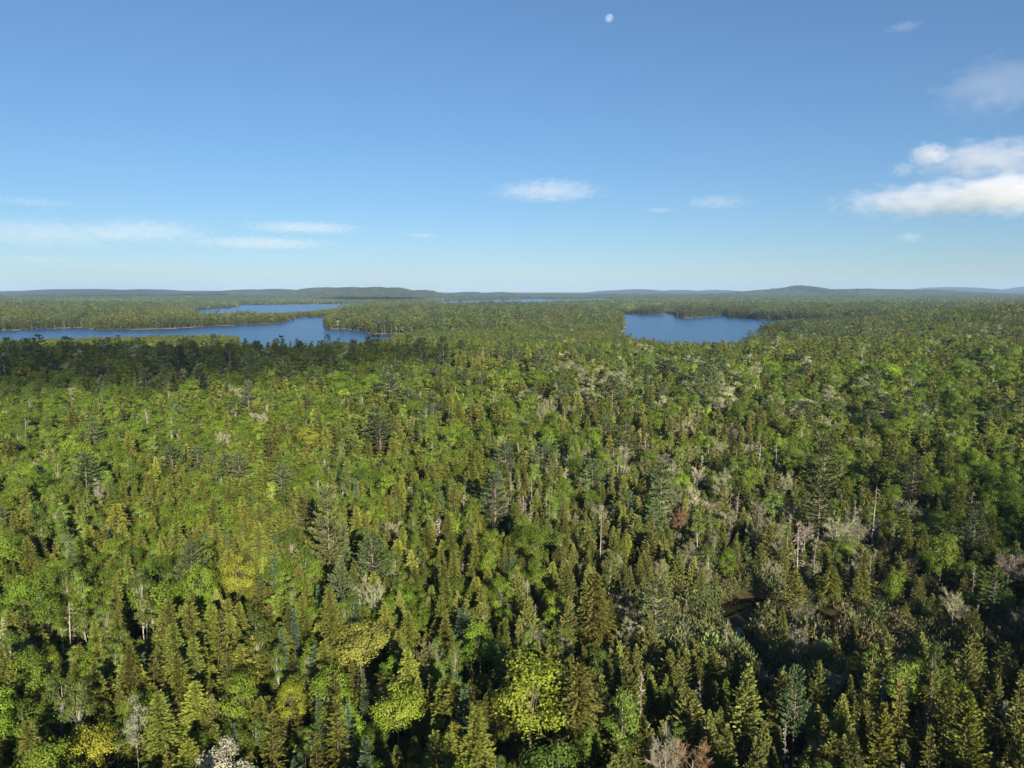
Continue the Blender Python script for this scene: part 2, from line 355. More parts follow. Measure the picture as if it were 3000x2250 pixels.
def pine(g, q=1.0):
    """tall pine: flat plates of foliage held out on bare limbs"""
    H = 20.; P, D, NN, S, limbs = [], [], [], [], []
    tiers = max(7, int(17*q**.4))
    for k in range(tiers):
        t = .30 + .69*(k + g.uniform(-.3, .3))/tiers; t = min(t, .985)
        shape = min(1, (1-t)/.42)**.75 * (1 if t > .45 else .45 + 1.2*(t-.30)/.15*.45 + .05)
        n = g.integers(3, 6)
        a0 = g.uniform(0, 6.28)
        for b in range(n):
            az = a0 + 6.283*b/n + g.uniform(-.4, .4); Lb = 4.6*shape*g.uniform(.55, 1.15) + .5
            e = .12 + .55*max(0, t-.6)/.4 + g.uniform(-.08, .12)
            c = np.array([math.cos(az)*math.cos(e), math.sin(az)*math.cos(e), math.sin(e)]); lat = np.array([-math.sin(az), math.cos(az), 0])
            o = np.array([0, 0, H*t])
            limbs.append((o, o + c*Lb*.9 + [0, 0, .12*Lb], Lb))
            m = max(4, int(64*q**.8*(.3+.7*Lb/4.6)))
            s = g.uniform(.35, 1, m)
            w = g.uniform(-1, 1, m)*(.22 + .16*Lb)*np.sin(np.clip(s, 0, 1)*2.6)
            p = o + c*Lb*s[:, None] + lat*w[:, None]; p[:, 2] += .10*Lb*s*s + g.normal(0, .10, m)
            d = c*.7 + lat*(np.sign(w)*g.uniform(.1, 1, m))[:, None] + np.array([0, 0, .35]) + g.normal(0, .25, (m, 3))
            nn = np.array([0, 0, .75]) + .35*np.array([math.cos(az), math.sin(az), 0]) + g.normal(0, .3, (m, 3))
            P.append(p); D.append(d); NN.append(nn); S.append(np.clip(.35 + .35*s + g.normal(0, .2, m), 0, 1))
    P, D, NN, S = map(np.concatenate, (P, D, NN, S)); n = len(P)
    V, Q = blades(P, D, unit(NN), .64/q**.38*g.uniform(.7, 1.3, n), .34/q**.42*g.uniform(.7, 1.3, n))
    return (V, Q, S), limbs
def leafy(g, H=12., cw=3.2, ch=4.4, zc=.64, nl=900, clumps=16, size=.42, flat=.9, calm=1.0):
    """broadleaf crown: leaves gathered in clumps round the ends of the limbs"""
    C = []
    while len(C) < clumps:
        p = g.normal(0, 1, 3); p /= np.linalg.norm(p); p *= g.uniform(.35, .92)**.6
        if p[2] < -.75: continue
        C.append(p*[cw, cw, ch])
    C = np.array(C); C[:, 2] += H*zc
    per = nl//clumps; P, NN, S = [], [], []
    cen = np.array([0, 0, H*zc])
    for c in C:
        r = (cw*.42)*g.uniform(.7, 1.25); m = int(per*g.uniform(.7, 1.3))
        v = unit(g.normal(0, 1, (m, 3)))
        low = v[:, 2] < -.3; v[low, 2] *= -.6
        rr = r*g.uniform(.55, 1.08, m)
        P.append(c + v*rr[:, None]*[1, 1, flat]); NN.append(v*.8 + unit(c-cen)*.5 + np.array([0, 0, .2]) + g.normal(0, .38*calm, (m, 3)))
        S.append(np.clip(g.normal(.5, .1) + g.normal(0, .18*calm, m), 0, 1))
    P, NN, S = map(np.concatenate, (P, NN, S)); n = len(P)
    D = np.cross(unit(NN), unit(g.normal(0, 1, (n, 3)))) + np.array([0, 0, .2])
    V, Q = blades(P, D, unit(NN), size*g.uniform(.7, 1.45, n), size*.85*g.uniform(.7, 1.3, n))
    return (V, Q, S), C
def limbs_to(C, H, zfork, r, g, sides=4):
    parts = []
    trunk_top = np.array([0, 0, H*zfork])
    z = np.linspace(-.25, H*.82, 7); b = g.normal(0, .12, (2,))
    Pm = np.stack([b[0]*np.sin(z*.5), b[1]*np.sin(z*.4), z], 1)
    parts.append(tube(Pm, r*(1 - .88*np.clip(z/(H*.85), 0, 1))**.9 + .015, 6))
    for c in C:
        s = np.array([0, 0, H*zfork*g.uniform(.75, 1.25)]); s[2] = min(s[2], c[2]-.3)
        mid = (s+c)/2 + [0, 0, .12*np.linalg.norm(c-s)] + g.normal(0, .12, 3)
        parts.append(tube([s, mid, c], [r*.30, r*.20, r*.06], sides))
    return join(parts)
def maple(g, q=1.0):
    n = int(4200*q); cr, C = leafy(g, 12*g.uniform(.93, 1.07), 2.9*g.uniform(.9, 1.1), 4.1*g.uniform(.9, 1.1), .60, n, max(7, int(26*q**.35)), .225/q**.5, calm=min(1, q)**.35)
    return cr, C
def birch(g, q=1.0):
    n = int(2800*q); cr, C = leafy(g, 13*g.uniform(.93, 1.07), 1.8*g.uniform(.9, 1.1), 4.6*g.uniform(.9, 1.1), .62, n, max(6, int(22*q**.35)), .205/q**.5, calm=min(1, q)**.35)
    return cr, C
def twigs(g, H, spread, n0=9, n1=6, n2=7, r=.16, rise=.9, zf=.3, wl=1.0):
    """bare crown: limbs, branches and fine twigs"""
    parts = []; fine_p, fine_d, fine_l = [], [], []
    z = np.linspace(-.25, H*.7, 6); b = g.normal(0, .25, (2,))
    stem = np.stack([b[0]*z/H, b[1]*z/H, z], 1); trunk = tube(stem, r*(1-.8*np.clip(z/(H*.75), 0, 1))+.02, 6)
    for k in range(n0):
        t = zf + (.68-zf)*k/n0; s = np.array([b[0]*t, b[1]*t, H*t]); az = k*2.4 + g.uniform(-.5, .5)
        Lb = spread*g.uniform(.75, 1.15)*(1.15-.5*t); d = unit(np.array([math.cos(az), math.sin(az), rise*g.uniform(.7, 1.5)]))
        e = s + d*Lb*1.25; mid = (s+e)/2 - [0, 0, .1*Lb]
        parts.append(tube([s, mid, e], [r*.45, r*.28, .03], 3))
        for q in range(n1):
            f = g.uniform(.3, 1); o = s + (e-s)*f; dd = unit(d + g.normal(0, .55, 3) + [0, 0, .25]); l1 = Lb*.55*g.uniform(.5, 1.1)
            parts.append(tube([o, o + dd*l1], [r*.16+.012, .015], 3))
            for w in range(n2):
                fine_p.append(o + dd*l1*g.uniform(.25, 1)); fine_d.append(unit(dd + g.normal(0, .6, 3) + [0, 0, .2])); fine_l.append(wl*g.uniform(.5, 1.2))
    fp, fd, fl = np.array(fine_p), np.array(fine_d), np.array(fine_l)
    V, Q = blades(fp, fd, unit(g.normal(0, 1, fp.shape)), fl, np.full(len(fp), .055))
    Vb, Qb = join(parts)
    V, Q = join([(Vb, Qb), (V, Q)])
    return (V, Q, np.clip(g.normal(.5, .2, len(Q)), 0, 1)), trunk
def snag(g, H=10., fan=1.0, dense=26, twig=True):
    z = np.linspace(-.25, H, 7); ln = g.normal(0, .03, 2)
    P = np.stack([ln[0]*z, ln[1]*z, z], 1); trunk = tube(P, .095*(1-.85*np.clip(z/H, 0, 1))+.012, 5)
    parts, fp, fd, fl = [], [], [], []
    for k in range(dense):
        t = g.uniform(.2, .97); az = k*2.4; l = fan*(1.25-t)*g.uniform(.4, 1.3); o = np.array([ln[0]*H*t, ln[1]*H*t, H*t])
        d = unit(np.array([math.cos(az), math.sin(az), g.uniform(-.35, .2)])); e = o + d*l
        parts.append(tube([o, e], [.035, .012], 3))
        if twig:
            for w in range(5): fp.append(o + d*l*g.uniform(.4, 1)); fd.append(unit(d + g.normal(0, .6, 3) - [0, 0, .2])); fl.append(g.uniform(.25, .6))
    pr = join(parts)
    if twig:
        fp, fd = np.array(fp), np.array(fd); pr = join([pr, blades(fp, fd, unit(g.normal(0, 1, fp.shape)), np.array(fl), np.full(len(fp), .07))])
    return (*pr, np.clip(g.normal(.5, .2, len(pr[1])), 0, 1)), trunk
def bush(g, n=240, r=1.3, h=1.9, size=.22):
    v = unit(g.normal(0, 1, (n, 3))); v[:, 2] = np.abs(v[:, 2]); p = v*g.uniform(.35, 1.05, (n, 1))*[r, r, h]
    d = v*.6 + np.array([0, 0, .9]) + g.normal(0, .35, (n, 3))
    V, Q = blades(p, d, unit(v + g.normal(0, .4, (n, 3))), size*1.5*g.uniform(.6, 1.5, n), size*g.uniform(.5, 1.1, n))
    return V, Q, np.clip(g.normal(.5, .2, n), 0, 1)

# every kind: near variants as (crown mesh, trunk mesh); mid and low variants as one mesh each
KIND = {}
def two(name, crown, cm, trunk, tm):
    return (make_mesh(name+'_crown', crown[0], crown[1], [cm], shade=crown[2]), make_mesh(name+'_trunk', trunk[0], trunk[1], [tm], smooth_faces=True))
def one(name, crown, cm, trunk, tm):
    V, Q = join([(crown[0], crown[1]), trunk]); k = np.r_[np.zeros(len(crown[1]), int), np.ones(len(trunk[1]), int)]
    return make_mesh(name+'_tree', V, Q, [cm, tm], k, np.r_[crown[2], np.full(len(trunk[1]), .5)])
def shape(kind, g, q):
    if kind in ('hemlock', 'cedar', 'fir', 'spruce'):
        cr = dict(hemlock=hemlock, cedar=cedar, fir=fir, spruce=spruce)[kind](g, q); H = cr[0][:, 2].max()
        tr = straight_trunk(H, dict(hemlock=.10, cedar=.09, fir=.08, spruce=.10)[kind], g, sides=6 if q > .5 else 3)
        return cr, M_needle, tr, M_bark
    if kind == 'pine':
        cr, lb = pine(g, q); tr = [straight_trunk(20, .22, g, .004, 7 if q > .5 else 4)]
        if q > .3: tr += [tube([a, b], [.03 + .014*l, .02], 3) for a, b, l in lb]
        return cr, M_needle, join(tr), M_pinebark
    if kind in ('maple', 'birch', 'aspen'):
        cr, C = (maple if kind == 'maple' else birch)(g, q)
        if kind == 'aspen': cr = (cr[0], cr[1], cr[2])
        tr = limbs_to(C if q > .15 else C[:2], 12.5, .42, .12 if kind == 'maple' else .065, g, 4 if q > .5 else 3)
        return cr, M_leaf, tr, (M_bark if kind == 'maple' else M_birch)
    if kind == 'bare':
        k = 1 if q > .5 else .6
        cr, tr = twigs(g, 11*g.uniform(.9, 1.1), 2.6, int(12*k), int(7*k), int(14*k), .11, 1.0, .3, .9/k); return cr, M_twig, tr, M_dead
    if kind == 'dead':
        cr, tr = snag(g, 10*g.uniform(.8, 1.2), 1.1, 30 if q > .5 else 14, q > .5); return cr, M_twig, tr, M_dead
NEAR_N = dict(hemlock=8, cedar=7, fir=5, spruce=4, pine=3, maple=6, birch=5, bare=5, dead=6)
for kd, n in NEAR_N.items():
    KIND[kd] = dict(near=[two(kd, *shape(kd, np.random.default_rng(100*i_ + len(kd)), 1.0)) for i_ in range(n)])
    KIND[kd]['mid'] = [one(kd, *shape(kd, np.random.default_rng(900 + 31*i_ + len(kd)), .30)) for i_ in range(3)]
    KIND[kd]['low'] = [one(kd, *shape(kd, np.random.default_rng(1900 + 17*i_ + len(kd)), .09)) for i_ in range(2)]
print('shapes', round(time.time()-T0, 1))
TINT = dict(hemlock=(.104, .119, .019), cedar=(.118, .131, .034), fir=(.060, .104, .048), spruce=(.118, .120, .022), pine=(.074, .106, .038), maple=(.105, .160, .014), birch=(.100, .150, .022), bare=(.19, .19, .12), dead=(.28, .25, .205))
BASE_H = dict(hemlock=13, cedar=11, fir=12, spruce=13, pine=20, maple=12, birch=13, bare=11, dead=10)
TREE_R = dict(hemlock=2.3, cedar=1.7, fir=1.7, spruce=2.4, pine=4.5, maple=3.6, birch=2.2, bare=3.2, dead=.9)
def tint_of(kind, g, n=None):
    n1 = 1 if n is None else n
    t = np.array(TINT[kind])*np.exp(g.normal(0, .24, (n1, 1)))*np.exp(g.normal(0, .032, (n1, 3)))
    return t[0] if n is None else t

# ------------------------------------------------------------------ which kinds grow where (stands by bearing and range)
KN = ['hemlock', 'cedar', 'fir', 'spruce', 'pine', 'maple', 'birch', 'bare', 'dead']
def stand(px, py, rx, ry, w, **kws):
    kx, kz = ray(px, py); y = (17-CAM_Z)/kz; kz2 = ray(px, py-ry)[1]; kz3 = ray(px, py+ry)[1]
    y2 = (17-CAM_Z)/min(kz2, -.012); y3 = (17-CAM_Z)/kz3
    return dict(b=kx, lb=math.log(y), sb=rx/FPX, sl=max(.05, (math.log(y2)-math.log(y3))/2), w=w, k=np.array([kws.get(k, 0.0) for k in KN]))
STANDS = [
  stand(350, 1250, 500, 160, 1.0, maple=.56, birch=.16, hemlock=.24, pine=.012, bare=.02),
  stand(500, 1090, 560, 60, 1.2, maple=.42, hemlock=.38, pine=.035, birch=.10, bare=.06),
  stand(750, 1600, 420, 180, 1.2, hemlock=.66, maple=.14, birch=.10, spruce=.08, fir=.02),
  stand(350, 1950, 420, 260, 1.0, hemlock=.40, birch=.20, maple=.20, fir=.10, spruce=.07, dead=.02),
  stand(900, 1950, 330, 280, 1.0, hemlock=.33, fir=.26, maple=.17, birch=.14, spruce=.08, cedar=.02),
  stand(1350, 1800, 300, 350, 1.0, hemlock=.56, maple=.18, birch=.12, fir=.06, spruce=.08),
  stand(1350, 1250, 420, 170, .9, hemlock=.48, maple=.24, birch=.16, spruce=.06, pine=.012, bare=.03),
  stand(1900, 1340, 240, 200, 3.0, cedar=.36, birch=.10, bare=.36, dead=.24, hemlock=.05, pine=.02, spruce=.05),
  stand(2150, 1530, 330, 150, 2.6, cedar=.50, bare=.25, dead=.20, birch=.07, hemlock=.06, pine=.012),
  stand(2250, 1950, 480, 320, 4.5, cedar=.84, dead=.05, birch=.03, spruce=.05, bare=.03),
  stand(2600, 1200, 500, 130, 1.2, maple=.58, birch=.10, hemlock=.28, pine=.006, bare=.03),
  stand(2750, 1450, 280, 120, 1.1, hemlock=.42, spruce=.12, maple=.28, pine=.025, bare=.05, dead=.03, cedar=.08),
  stand(2500, 1040, 700, 26, 1.1, maple=.52, hemlock=.24, bare=.14, birch=.10),
  stand(1500, 1010, 420, 30, 1.1, maple=.38, hemlock=.26, bare=.20, birch=.16),
  stand(1500, 935, 900, 30, .9, hemlock=.44, pine=.10, spruce=.14, maple=.20, birch=.10, bare=.02),
  stand(400, 930, 500, 40, .9, hemlock=.44, pine=.10, spruce=.12, maple=.22, birch=.12),
  stand(2700, 930, 450, 35, .9, maple=.5, hemlock=.36, birch=.10, bare=.04),
]
def mix_at(x, y):
    b = x/np.maximum(y, 1); lb = np.log(np.maximum(y, 1)); wsum = np.full(x.shape, .03); acc = np.tile(.03*np.array([.4, .05, .05, .05, .02, .3, .11, .01, .01]), (len(x), 1))
    for s in STANDS:
        w = s['w']*np.exp(-.5*(((b-s['b'])/s['sb'])**2 + ((lb-s['lb'])/s['sl'])**2)); acc += w[:, None]*s['k']; wsum += w
    k = acc/wsum[:, None]; 
    # patches of one kind
    for c, sd_ in enumerate((41, 42, 43, 44, 45, 46, 47, 48, 49)):
        k[:, c] *= np.exp(1.5*vnoise(x, y, 24 if y.mean() < 400 else 60, sd_) + .8*vnoise(x, y, 75 if y.mean() < 400 else 200, sd_+20))
    return k/k.sum(1, keepdims=True)
def pick(k, u): return (np.cumsum(k, 1) < u[:, None]).sum(1).clip(0, len(KN)-1)

# ------------------------------------------------------------------ landmark trees: kind, bearing (sheet x), top (sheet y), height, girth, tint, label, short name
Y_MAPLE = (.21, .225, .042); B_MAPLE = (.115, .150, .014)
HEROES = [
  ('maple', 1057, 1812, 10.0, 1.6, Y_MAPLE, 'broad golden-yellow maple with a pale forked trunk, brightest crown low in the forest', 'the golden maple'),
  ('maple', 1560, 1935, 14.0, 1.45, (.19, .235, .024), 'largest yellow-green maple near the forest bottom, with pale limbs under a dome crown', 'the largest maple'),
  ('maple', 655, 2160, 10.0, .95, (.38, .37, .27), 'tree covered in white blossom at the lower edge of the forest', 'the blossoming tree'),
  ('pine', 958, 1425, 22.0, .72, (.082, .100, .030), 'tall lone white pine with long tiered boughs over olive hemlocks', 'the tall lone pine'),
  ('pine', 2420, 1290, 20.0, 1.0, (.060, .078, .022), 'huge spreading pine with flat boughs beside the dead grey swamp trees', 'the spreading swamp pine'),
  ('pine', 2405, 1400, 17.0, 1.0, (.062, .080, .024), 'broad low pine in front of the huge spreading swamp pine', 'the low swamp pine'),
  ('bare', 1990, 1478, 9.0, 1.05, (.23, .125, .085), 'rusty red budding tree with bare pale limbs among swamp cedars', 'the red budding tree'),
  ('dead', 2343, 1535, 13.0, 1.3, (.42, .38, .33), 'whitish dead spruce with a full fan of bare twigs in the swamp', 'the whitish dead spruce'),
  ('dead', 2562, 1452, 14.0, 1.2, (.34, .29, .24), 'tall grey-brown dead spruce between green swamp cedars', 'the tall dead spruce'),
  ('bare', 2960, 1605, 11.0, 1.25, (.34, .27, .22), 'wide leafless grey crown against the dark wood at far right', 'the wide leafless crown'),
  ('bare', 1955, 2125, 11.5, .75, (.28, .26, .20), 'bare tree with white stem at the lower forest edge', 'the white-stemmed bare tree'),
  ('bare', 2035, 2150, 10.0, 1.0, (.24, .155, .085), 'brown budding crown beside a white-stemmed bare tree', 'the brown budding tree'),
  ('dead', 195, 1790, 9.5, 1.5, (.33, .28, .24), 'grey dead spruce standing by dark shadow in the left forest', 'the grey dead spruce'),
  ('dead', 55, 2035, 8.0, .7, (.55, .52, .48), 'short white broken snag near the lower left corner', 'the white snag'),
  ('dead', 502, 2065, 7.5, 1.6, (.30, .26, .23), 'dark grey dead tree with drooping twigs near blue-green firs', 'the drooping dead tree'),
  ('birch', 390, 2030, 11.0, .80, (.19, .215, .135), 'slim silver-leaved poplar among green birches at lower left', 'the silver poplar'),
  ('maple', 690, 1620, 11.5, .95, (.20, .22, .024), 'bright lemon-green maple surrounded by olive hemlocks', 'the lemon maple'),
  ('maple', 1405, 1815, 10.5, 1.0, (.135, .22, .018), 'vivid green round maple right of the golden maple', 'the vivid round maple'),
  ('maple', 1165, 1990, 10.5, 1.05, (.17, .23, .022), 'light green maple with upswept leafy shoots below the golden maple', 'the upswept maple'),
  ('maple', 850, 1990, 8.0, 1.05, (.19, .22, .020), 'yellow-green leafy maple between firs near the bottom', 'the fir-ringed maple'),
  ('maple', 1625, 2170, 11.0, 1.15, (.085, .140, .020), 'dense mid-green maple at the very bottom below the largest maple', 'the bottom maple'),
  ('maple', 1730, 2120, 8.0, .75, (.105, .165, .020), 'small fresh-green maple with spiky shoots in a dark gap', 'the spiky small maple'),
  ('maple', 250, 2110, 9.5, 1.1, (.21, .22, .022), 'yellowish maple over black shade in the lower left forest', 'the yellowish maple'),
  ('maple', 145, 1905, 9.0, .6, (.150, .180, .014), 'narrow bright-green tree beside white birch stems at left', 'the narrow bright tree'),
  ('maple', 905, 1235, 13.0, 1.05, (.21, .23, .022), 'flat-topped yellow-green maple high in the middle distance', 'the flat-topped maple'),
  ('maple', 2760, 1560, 13.0, 1.2, (.105, .150, .014), 'bright green rounded maple in the shade of dark conifers', 'the shaded bright maple'),
  ('cedar', 2195, 1960, 12.0, 1.0, (.16, .19, .045), 'tall pale cedar with a full columnar crown by open swamp', 'the tall pale cedar'),
  ('pine', 2335, 1955, 13.0, .55, (.062, .105, .042), 'blue-green young pine standing over swamp shrubs', 'the young swamp pine'),
  ('cedar', 2840, 2020, 13.0, 1.05, (.100, .115, .018), 'big olive cedar at the edge of the dark corner', 'the corner cedar'),
  ('cedar', 2590, 2070, 11.5, 1.0, (.105, .110, .018), 'heavy yellow-olive cedar in the lower right swamp', 'the heavy cedar'),
  ('cedar', 2330, 1665, 9.5, 1.2, (.125, .135, .030), 'pale rounded cedar just behind the dark stream pool', 'the streamside cedar'),
  ('hemlock', 1745, 1660, 16.0, 1.15, (.085, .082, .016), 'tallest olive hemlock in the dark central ridge of conifers', 'the ridge hemlock'),
  ('hemlock', 1700, 1930, 15.0, 1.15, (.096, .096, .018), 'brownish hemlock with open lower boughs beside the largest maple', 'the brownish hemlock'),
  ('spruce', 985, 2050, 11.5, 1.1, (.115, .118, .018), 'golden-olive spruce with stiff tiered boughs near the bottom', 'the golden spruce'),
  ('spruce', 795, 2070, 10.5, 1.0, (.118, .118, .020), 'golden-olive spruce among blue-green firs at the bottom', 'the second golden spruce'),
  ('fir', 860, 1780, 10.0, .95, (.060, .100, .058), 'tallest blue-green fir in a cluster of narrow spires', 'the tallest blue fir'),
  ('fir', 1068, 1970, 9.0, .62, (.070, .100, .042), 'very thin leaning fir spire under the golden maple', 'the thin fir spire'),
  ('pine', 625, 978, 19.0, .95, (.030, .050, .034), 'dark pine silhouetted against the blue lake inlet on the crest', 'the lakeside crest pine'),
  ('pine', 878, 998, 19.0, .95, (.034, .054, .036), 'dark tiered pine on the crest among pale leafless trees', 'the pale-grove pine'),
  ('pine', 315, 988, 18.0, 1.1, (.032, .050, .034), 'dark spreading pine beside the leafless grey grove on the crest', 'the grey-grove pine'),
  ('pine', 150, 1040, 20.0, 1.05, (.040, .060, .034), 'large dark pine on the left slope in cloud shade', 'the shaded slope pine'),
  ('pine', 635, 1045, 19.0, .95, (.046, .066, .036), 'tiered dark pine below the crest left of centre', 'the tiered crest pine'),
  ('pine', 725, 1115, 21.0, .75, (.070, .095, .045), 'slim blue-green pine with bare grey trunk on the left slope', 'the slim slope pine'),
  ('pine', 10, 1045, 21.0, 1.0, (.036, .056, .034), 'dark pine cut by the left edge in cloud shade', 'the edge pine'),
  ('pine', 1270, 1150, 17.0, 1.0, (.060, .085, .042), 'blue-grey pine in the middle of the forest beyond the lone pine', 'the mid-forest pine'),
  ('pine', 1450, 1380, 17.0, .95, (.066, .092, .046), 'blue-green rounded pine right of the forest centre', 'the rounded pine'),
  ('pine', 1480, 1300, 15.0, .95, (.060, .084, .044), 'greyish pine behind the rounded pine near the centre', 'the greyish pine'),
  ('pine', 1835, 1230, 17.0, .95, (.070, .086, .030), 'olive pine with dark flat boughs at the swamp head', 'the swamp-head pine'),
  ('pine', 1905, 1170, 14.0, .6, (.050, .074, .040), 'narrow dark pine beyond the swamp head', 'the narrow dark pine'),
  ('pine', 2680, 1330, 18.0, .9, (.056, .070, .022), 'dark open pine in the shaded wood on the right', 'the dark open pine'),
  ('pine', 2920, 1660, 12.0, .9, (.070, .110, .022), 'bright green low pine at the right edge below leafless crown', 'the bright edge pine'),
  ('bare', 455, 1000, 16.0, 1.0, (.250, .230, .205), 'tall leafless grey aspen in the middle of the crest grove', 'the crest grove'),
  ('bare', 415, 1004, 15.0, 1.0, (.245, .225, .200), 'leafless grey aspen on the left of the crest grove', None),
  ('bare', 500, 1004, 15.0, 1.0, (.240, .222, .200), 'leafless grey aspen right of the tallest in the crest grove', None),
  ('bare', 535, 1018, 13.0, 1.0, (.235, .215, .195), 'leafless grey aspen at the right end of the crest grove', None),
  ('bare', 840, 1025, 13.0, 1.0, (.26, .255, .215), 'pale leafless tree left of the tiered crest pines', None),
  ('bare', 985, 1000, 14.0, 1.0, (.30, .29, .25), 'whitish leafless tree at the right end of the shaded crest', None),
  ('bare', 1255, 1050, 13.0, .9, (.33, .32, .25), 'cream leafless tree above the middle of the forest', None),
  ('bare', 2150, 1060, 12.0, .9, (.36, .34, .27), 'cream domed leafless tree in the far right forest', None),
  ('bare', 2230, 1050, 12.0, .8, (.34, .32, .25), 'smaller cream leafless tree right of its domed twin', None),
  ('bare', 535, 1130, 14.0, .8, (.27, .26, .19), 'pale budding aspen on the left slope', None),
  ('birch', 285, 1400, 11.0, .8, (.22, .23, .18), 'grey-leaved poplar in the green left slope', 'the grey poplar'),
  ('birch', 410, 1660, 15.0, .9, (.092, .115, .024), 'birch with long white bare stem above dark shade', 'the long-stemmed birch'),
  ('birch', 170, 1960, 12.0, .9, (.085, .118, .026), 'birch with bright white stem in the lower left', 'the bright-stemmed birch'),
  ('birch', 220, 1980, 13.0, .8, (.090, .120, .026), 'birch with broken pale stem next to a brighter birch', 'the broken-stemmed birch'),
  ('dead', 2225, 1290, 13.0, 1.7, (.46, .40, .30), 'creamy shaggy dead spruce in the grey swamp stand', 'the creamy dead spruce'),
  ('dead', 2275, 1310, 11.0, 1.5, (.46, .41, .31), 'creamy dead spruce right of its shaggier neighbour', 'the second creamy spruce'),
  ('dead', 1915, 1380, 11.0, 1.1, (.46, .42, .31), 'thin creamy dead spruce left of the red budding tree', 'the thin creamy spruce'),
  ('dead', 1880, 2000, 11.0, .6, (.42, .39, .34), 'slender white dead pole in front of dark conifers', 'the white pole'),
  ('dead', 2310, 2120, 9.0, .45, (.62, .58, .55), 'leaning white dead stem at the bottom of the swamp', 'the leaning white stem'),
  ('dead', 1760, 1520, 11.0, 1.0, (.40, .36, .30), 'pale dead tree at the left edge of the swamp', 'the swamp-edge dead tree'),
  ('bare', 2045, 1350, 11.0, .8, (.44, .40, .32), 'forked pale bare tree with a cream trunk in the swamp stand', 'the forked bare tree'),
  ('bare', 2360, 1520, 9.0, .9, (.36, .32, .27), 'grey bare tree arching over the whitish dead spruce', 'the arching bare tree'),
]
def root_point(px, py, h):
    kx, kz = ray(px, py); ys = np.arange(50., 1500., .5)
    zt = land(kx*ys, ys, np.full(ys.shape, 500.)) + h
    k = np.nonzero(CAM_Z + kz*ys <= zt)[0]
    y = ys[k[0]] if len(k) else 600.
    return kx*y, y

# ------------------------------------------------------------------ where every tree stands
def cells(y0, y1, s, kmax=.80):
    ny = int((y1-y0)/s); xs = int(2*kmax*y1/s)
    I, J = np.meshgrid(np.arange(xs), np.arange(ny))
    x = (I - xs/2 + .5*(J % 2))*s + rng.uniform(-.40, .40, I.shape)*s; y = y0 + (J+.5)*s + rng.uniform(-.40, .40, I.shape)*s
    x, y = x.ravel(), y.ravel(); k = np.abs(x) < kmax*y + 20
    return x[k], y[k]
class Trees: pass
BH = np.array([BASE_H[k] for k in KN]); BR = np.array([TREE_R[k] for k in KN])
def grow(y0, y1, s):
    x, y = cells(y0, y1, s); sd = shore(x, y) if y1 > 500 else np.full(x.shape, 999.)
    k = sd > 1.5; x, y, sd = x[k], y[k], sd[k]
    if y0 < 400:
        st = np.minimum(line_dist(x, y, STREAM), line_dist(x, y, CREEK))
        wet = np.exp(-(((x-SWAMP[0])/SWAMP[2])**2 + ((y-SWAMP[1])/SWAMP[3])**2))
        open_ = (line_dist(x, y + 13, STREAM[2:11]) < 13) | (line_dist(x, y + 9, CREEK) < 9)      # low brush in front of the pool and creek
        keep = (st > 4.2) & (rng.random(x.size) > .66*wet) & (rng.random(x.size) > .05) & ~(open_ & (rng.random(x.size) < .9))
        x, y, sd = x[keep], y[keep], sd[keep]
    t = Trees(); t.x, t.y = x, y; t.z = land(x, y, sd)
    kd = pick(mix_at(x, y), rng.random(x.size))
    edge = (sd < 25) & np.isin(kd, [5, 6, 7, 8]) & (rng.random(x.size) < .6); kd[edge] = 0      # conifers line the shores
    t.k = kd; n = x.size
    t.s = np.exp(rng.normal(-.03, .24, n)).clip(.42, 1.6); t.g = np.exp(rng.normal(0, .17, n))*t.s**.8
    t.rot = rng.uniform(0, 6.283, n); t.tint = np.zeros((n, 3))
    for c, name in enumerate(KN):
        w = kd == c
        if w.any(): t.tint[w] = tint_of(name, rng, int(w.sum()))
    if y1 > 250:                                             # budding aspens on the far slopes carry pale young leaves
        w = (kd == 7) & (y > 300) & (rng.random(n) < .85); kd[w] = np.where(rng.random(int(w.sum())) < .6, 5, 6); t.tint[w] = np.array([.255, .275, .15])*np.exp(rng.normal(0, .16, (int(w.sum()), 1)))
    t.s[kd == 4] *= .85; t.g[kd == 4] *= .85
    hollow = np.exp(-(((x-SWAMP[0])/SWAMP[2])**2 + ((y-SWAMP[1])/SWAMP[3])**2)); t.s *= 1-.25*hollow; t.g *= 1-.2*hollow       # stunted growth in the wet hollow
    young = .70 + .30*smooth(150, 380, y); t.s *= young; t.g *= young*np.where(np.isin(kd, [5, 6]) & (y > 250), 1.15, 1)
    if y1 > 500:                                             # dark conifers stand along the shores; low growth on the near banks of the lakes
        bank = ((y < np.where(x > 0, 1180, 1010)) & (x < .325*y) & (sd < 260) & (y > 560)) | ((y > np.where(x > 0, 2000, 1500)) & (sd < 90)); cap = np.where((x > 0) & (y < 1200), 15.0, np.where(sd < 140, 11.0, 12.0))
        point = (x > .325*y) & (y > 990) & (y < 1500) & (sd < 300); cap = np.where(point, 12.5, cap); bank |= point
        hh = t.s*BH[kd]; f = np.where(bank, np.minimum(1, cap*rng.uniform(.8, 1.05, n)/hh), 1); t.s *= f; t.g *= f**.5
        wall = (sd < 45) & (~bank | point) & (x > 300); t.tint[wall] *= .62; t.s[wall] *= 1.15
    return t
near = grow(22, 210, 2.38); near2 = grow(210, 470, 3.35)
for f_ in ('x', 'y', 'z', 'k', 's', 'g', 'rot', 'tint'): setattr(near, f_, np.concatenate([getattr(near, f_), getattr(near2, f_)]))
mid = grow(470, 950, 4.1); low = grow(950, 2350, 5.4)
low.g *= 1.25; low.s *= 1.1; low.tint *= .76; mid.tint *= .90
hx, hy = np.array([root_point(h[1], h[2], h[3]) for h in HEROES]).T
hz = land(hx, hy, np.full(hx.shape, 500.))
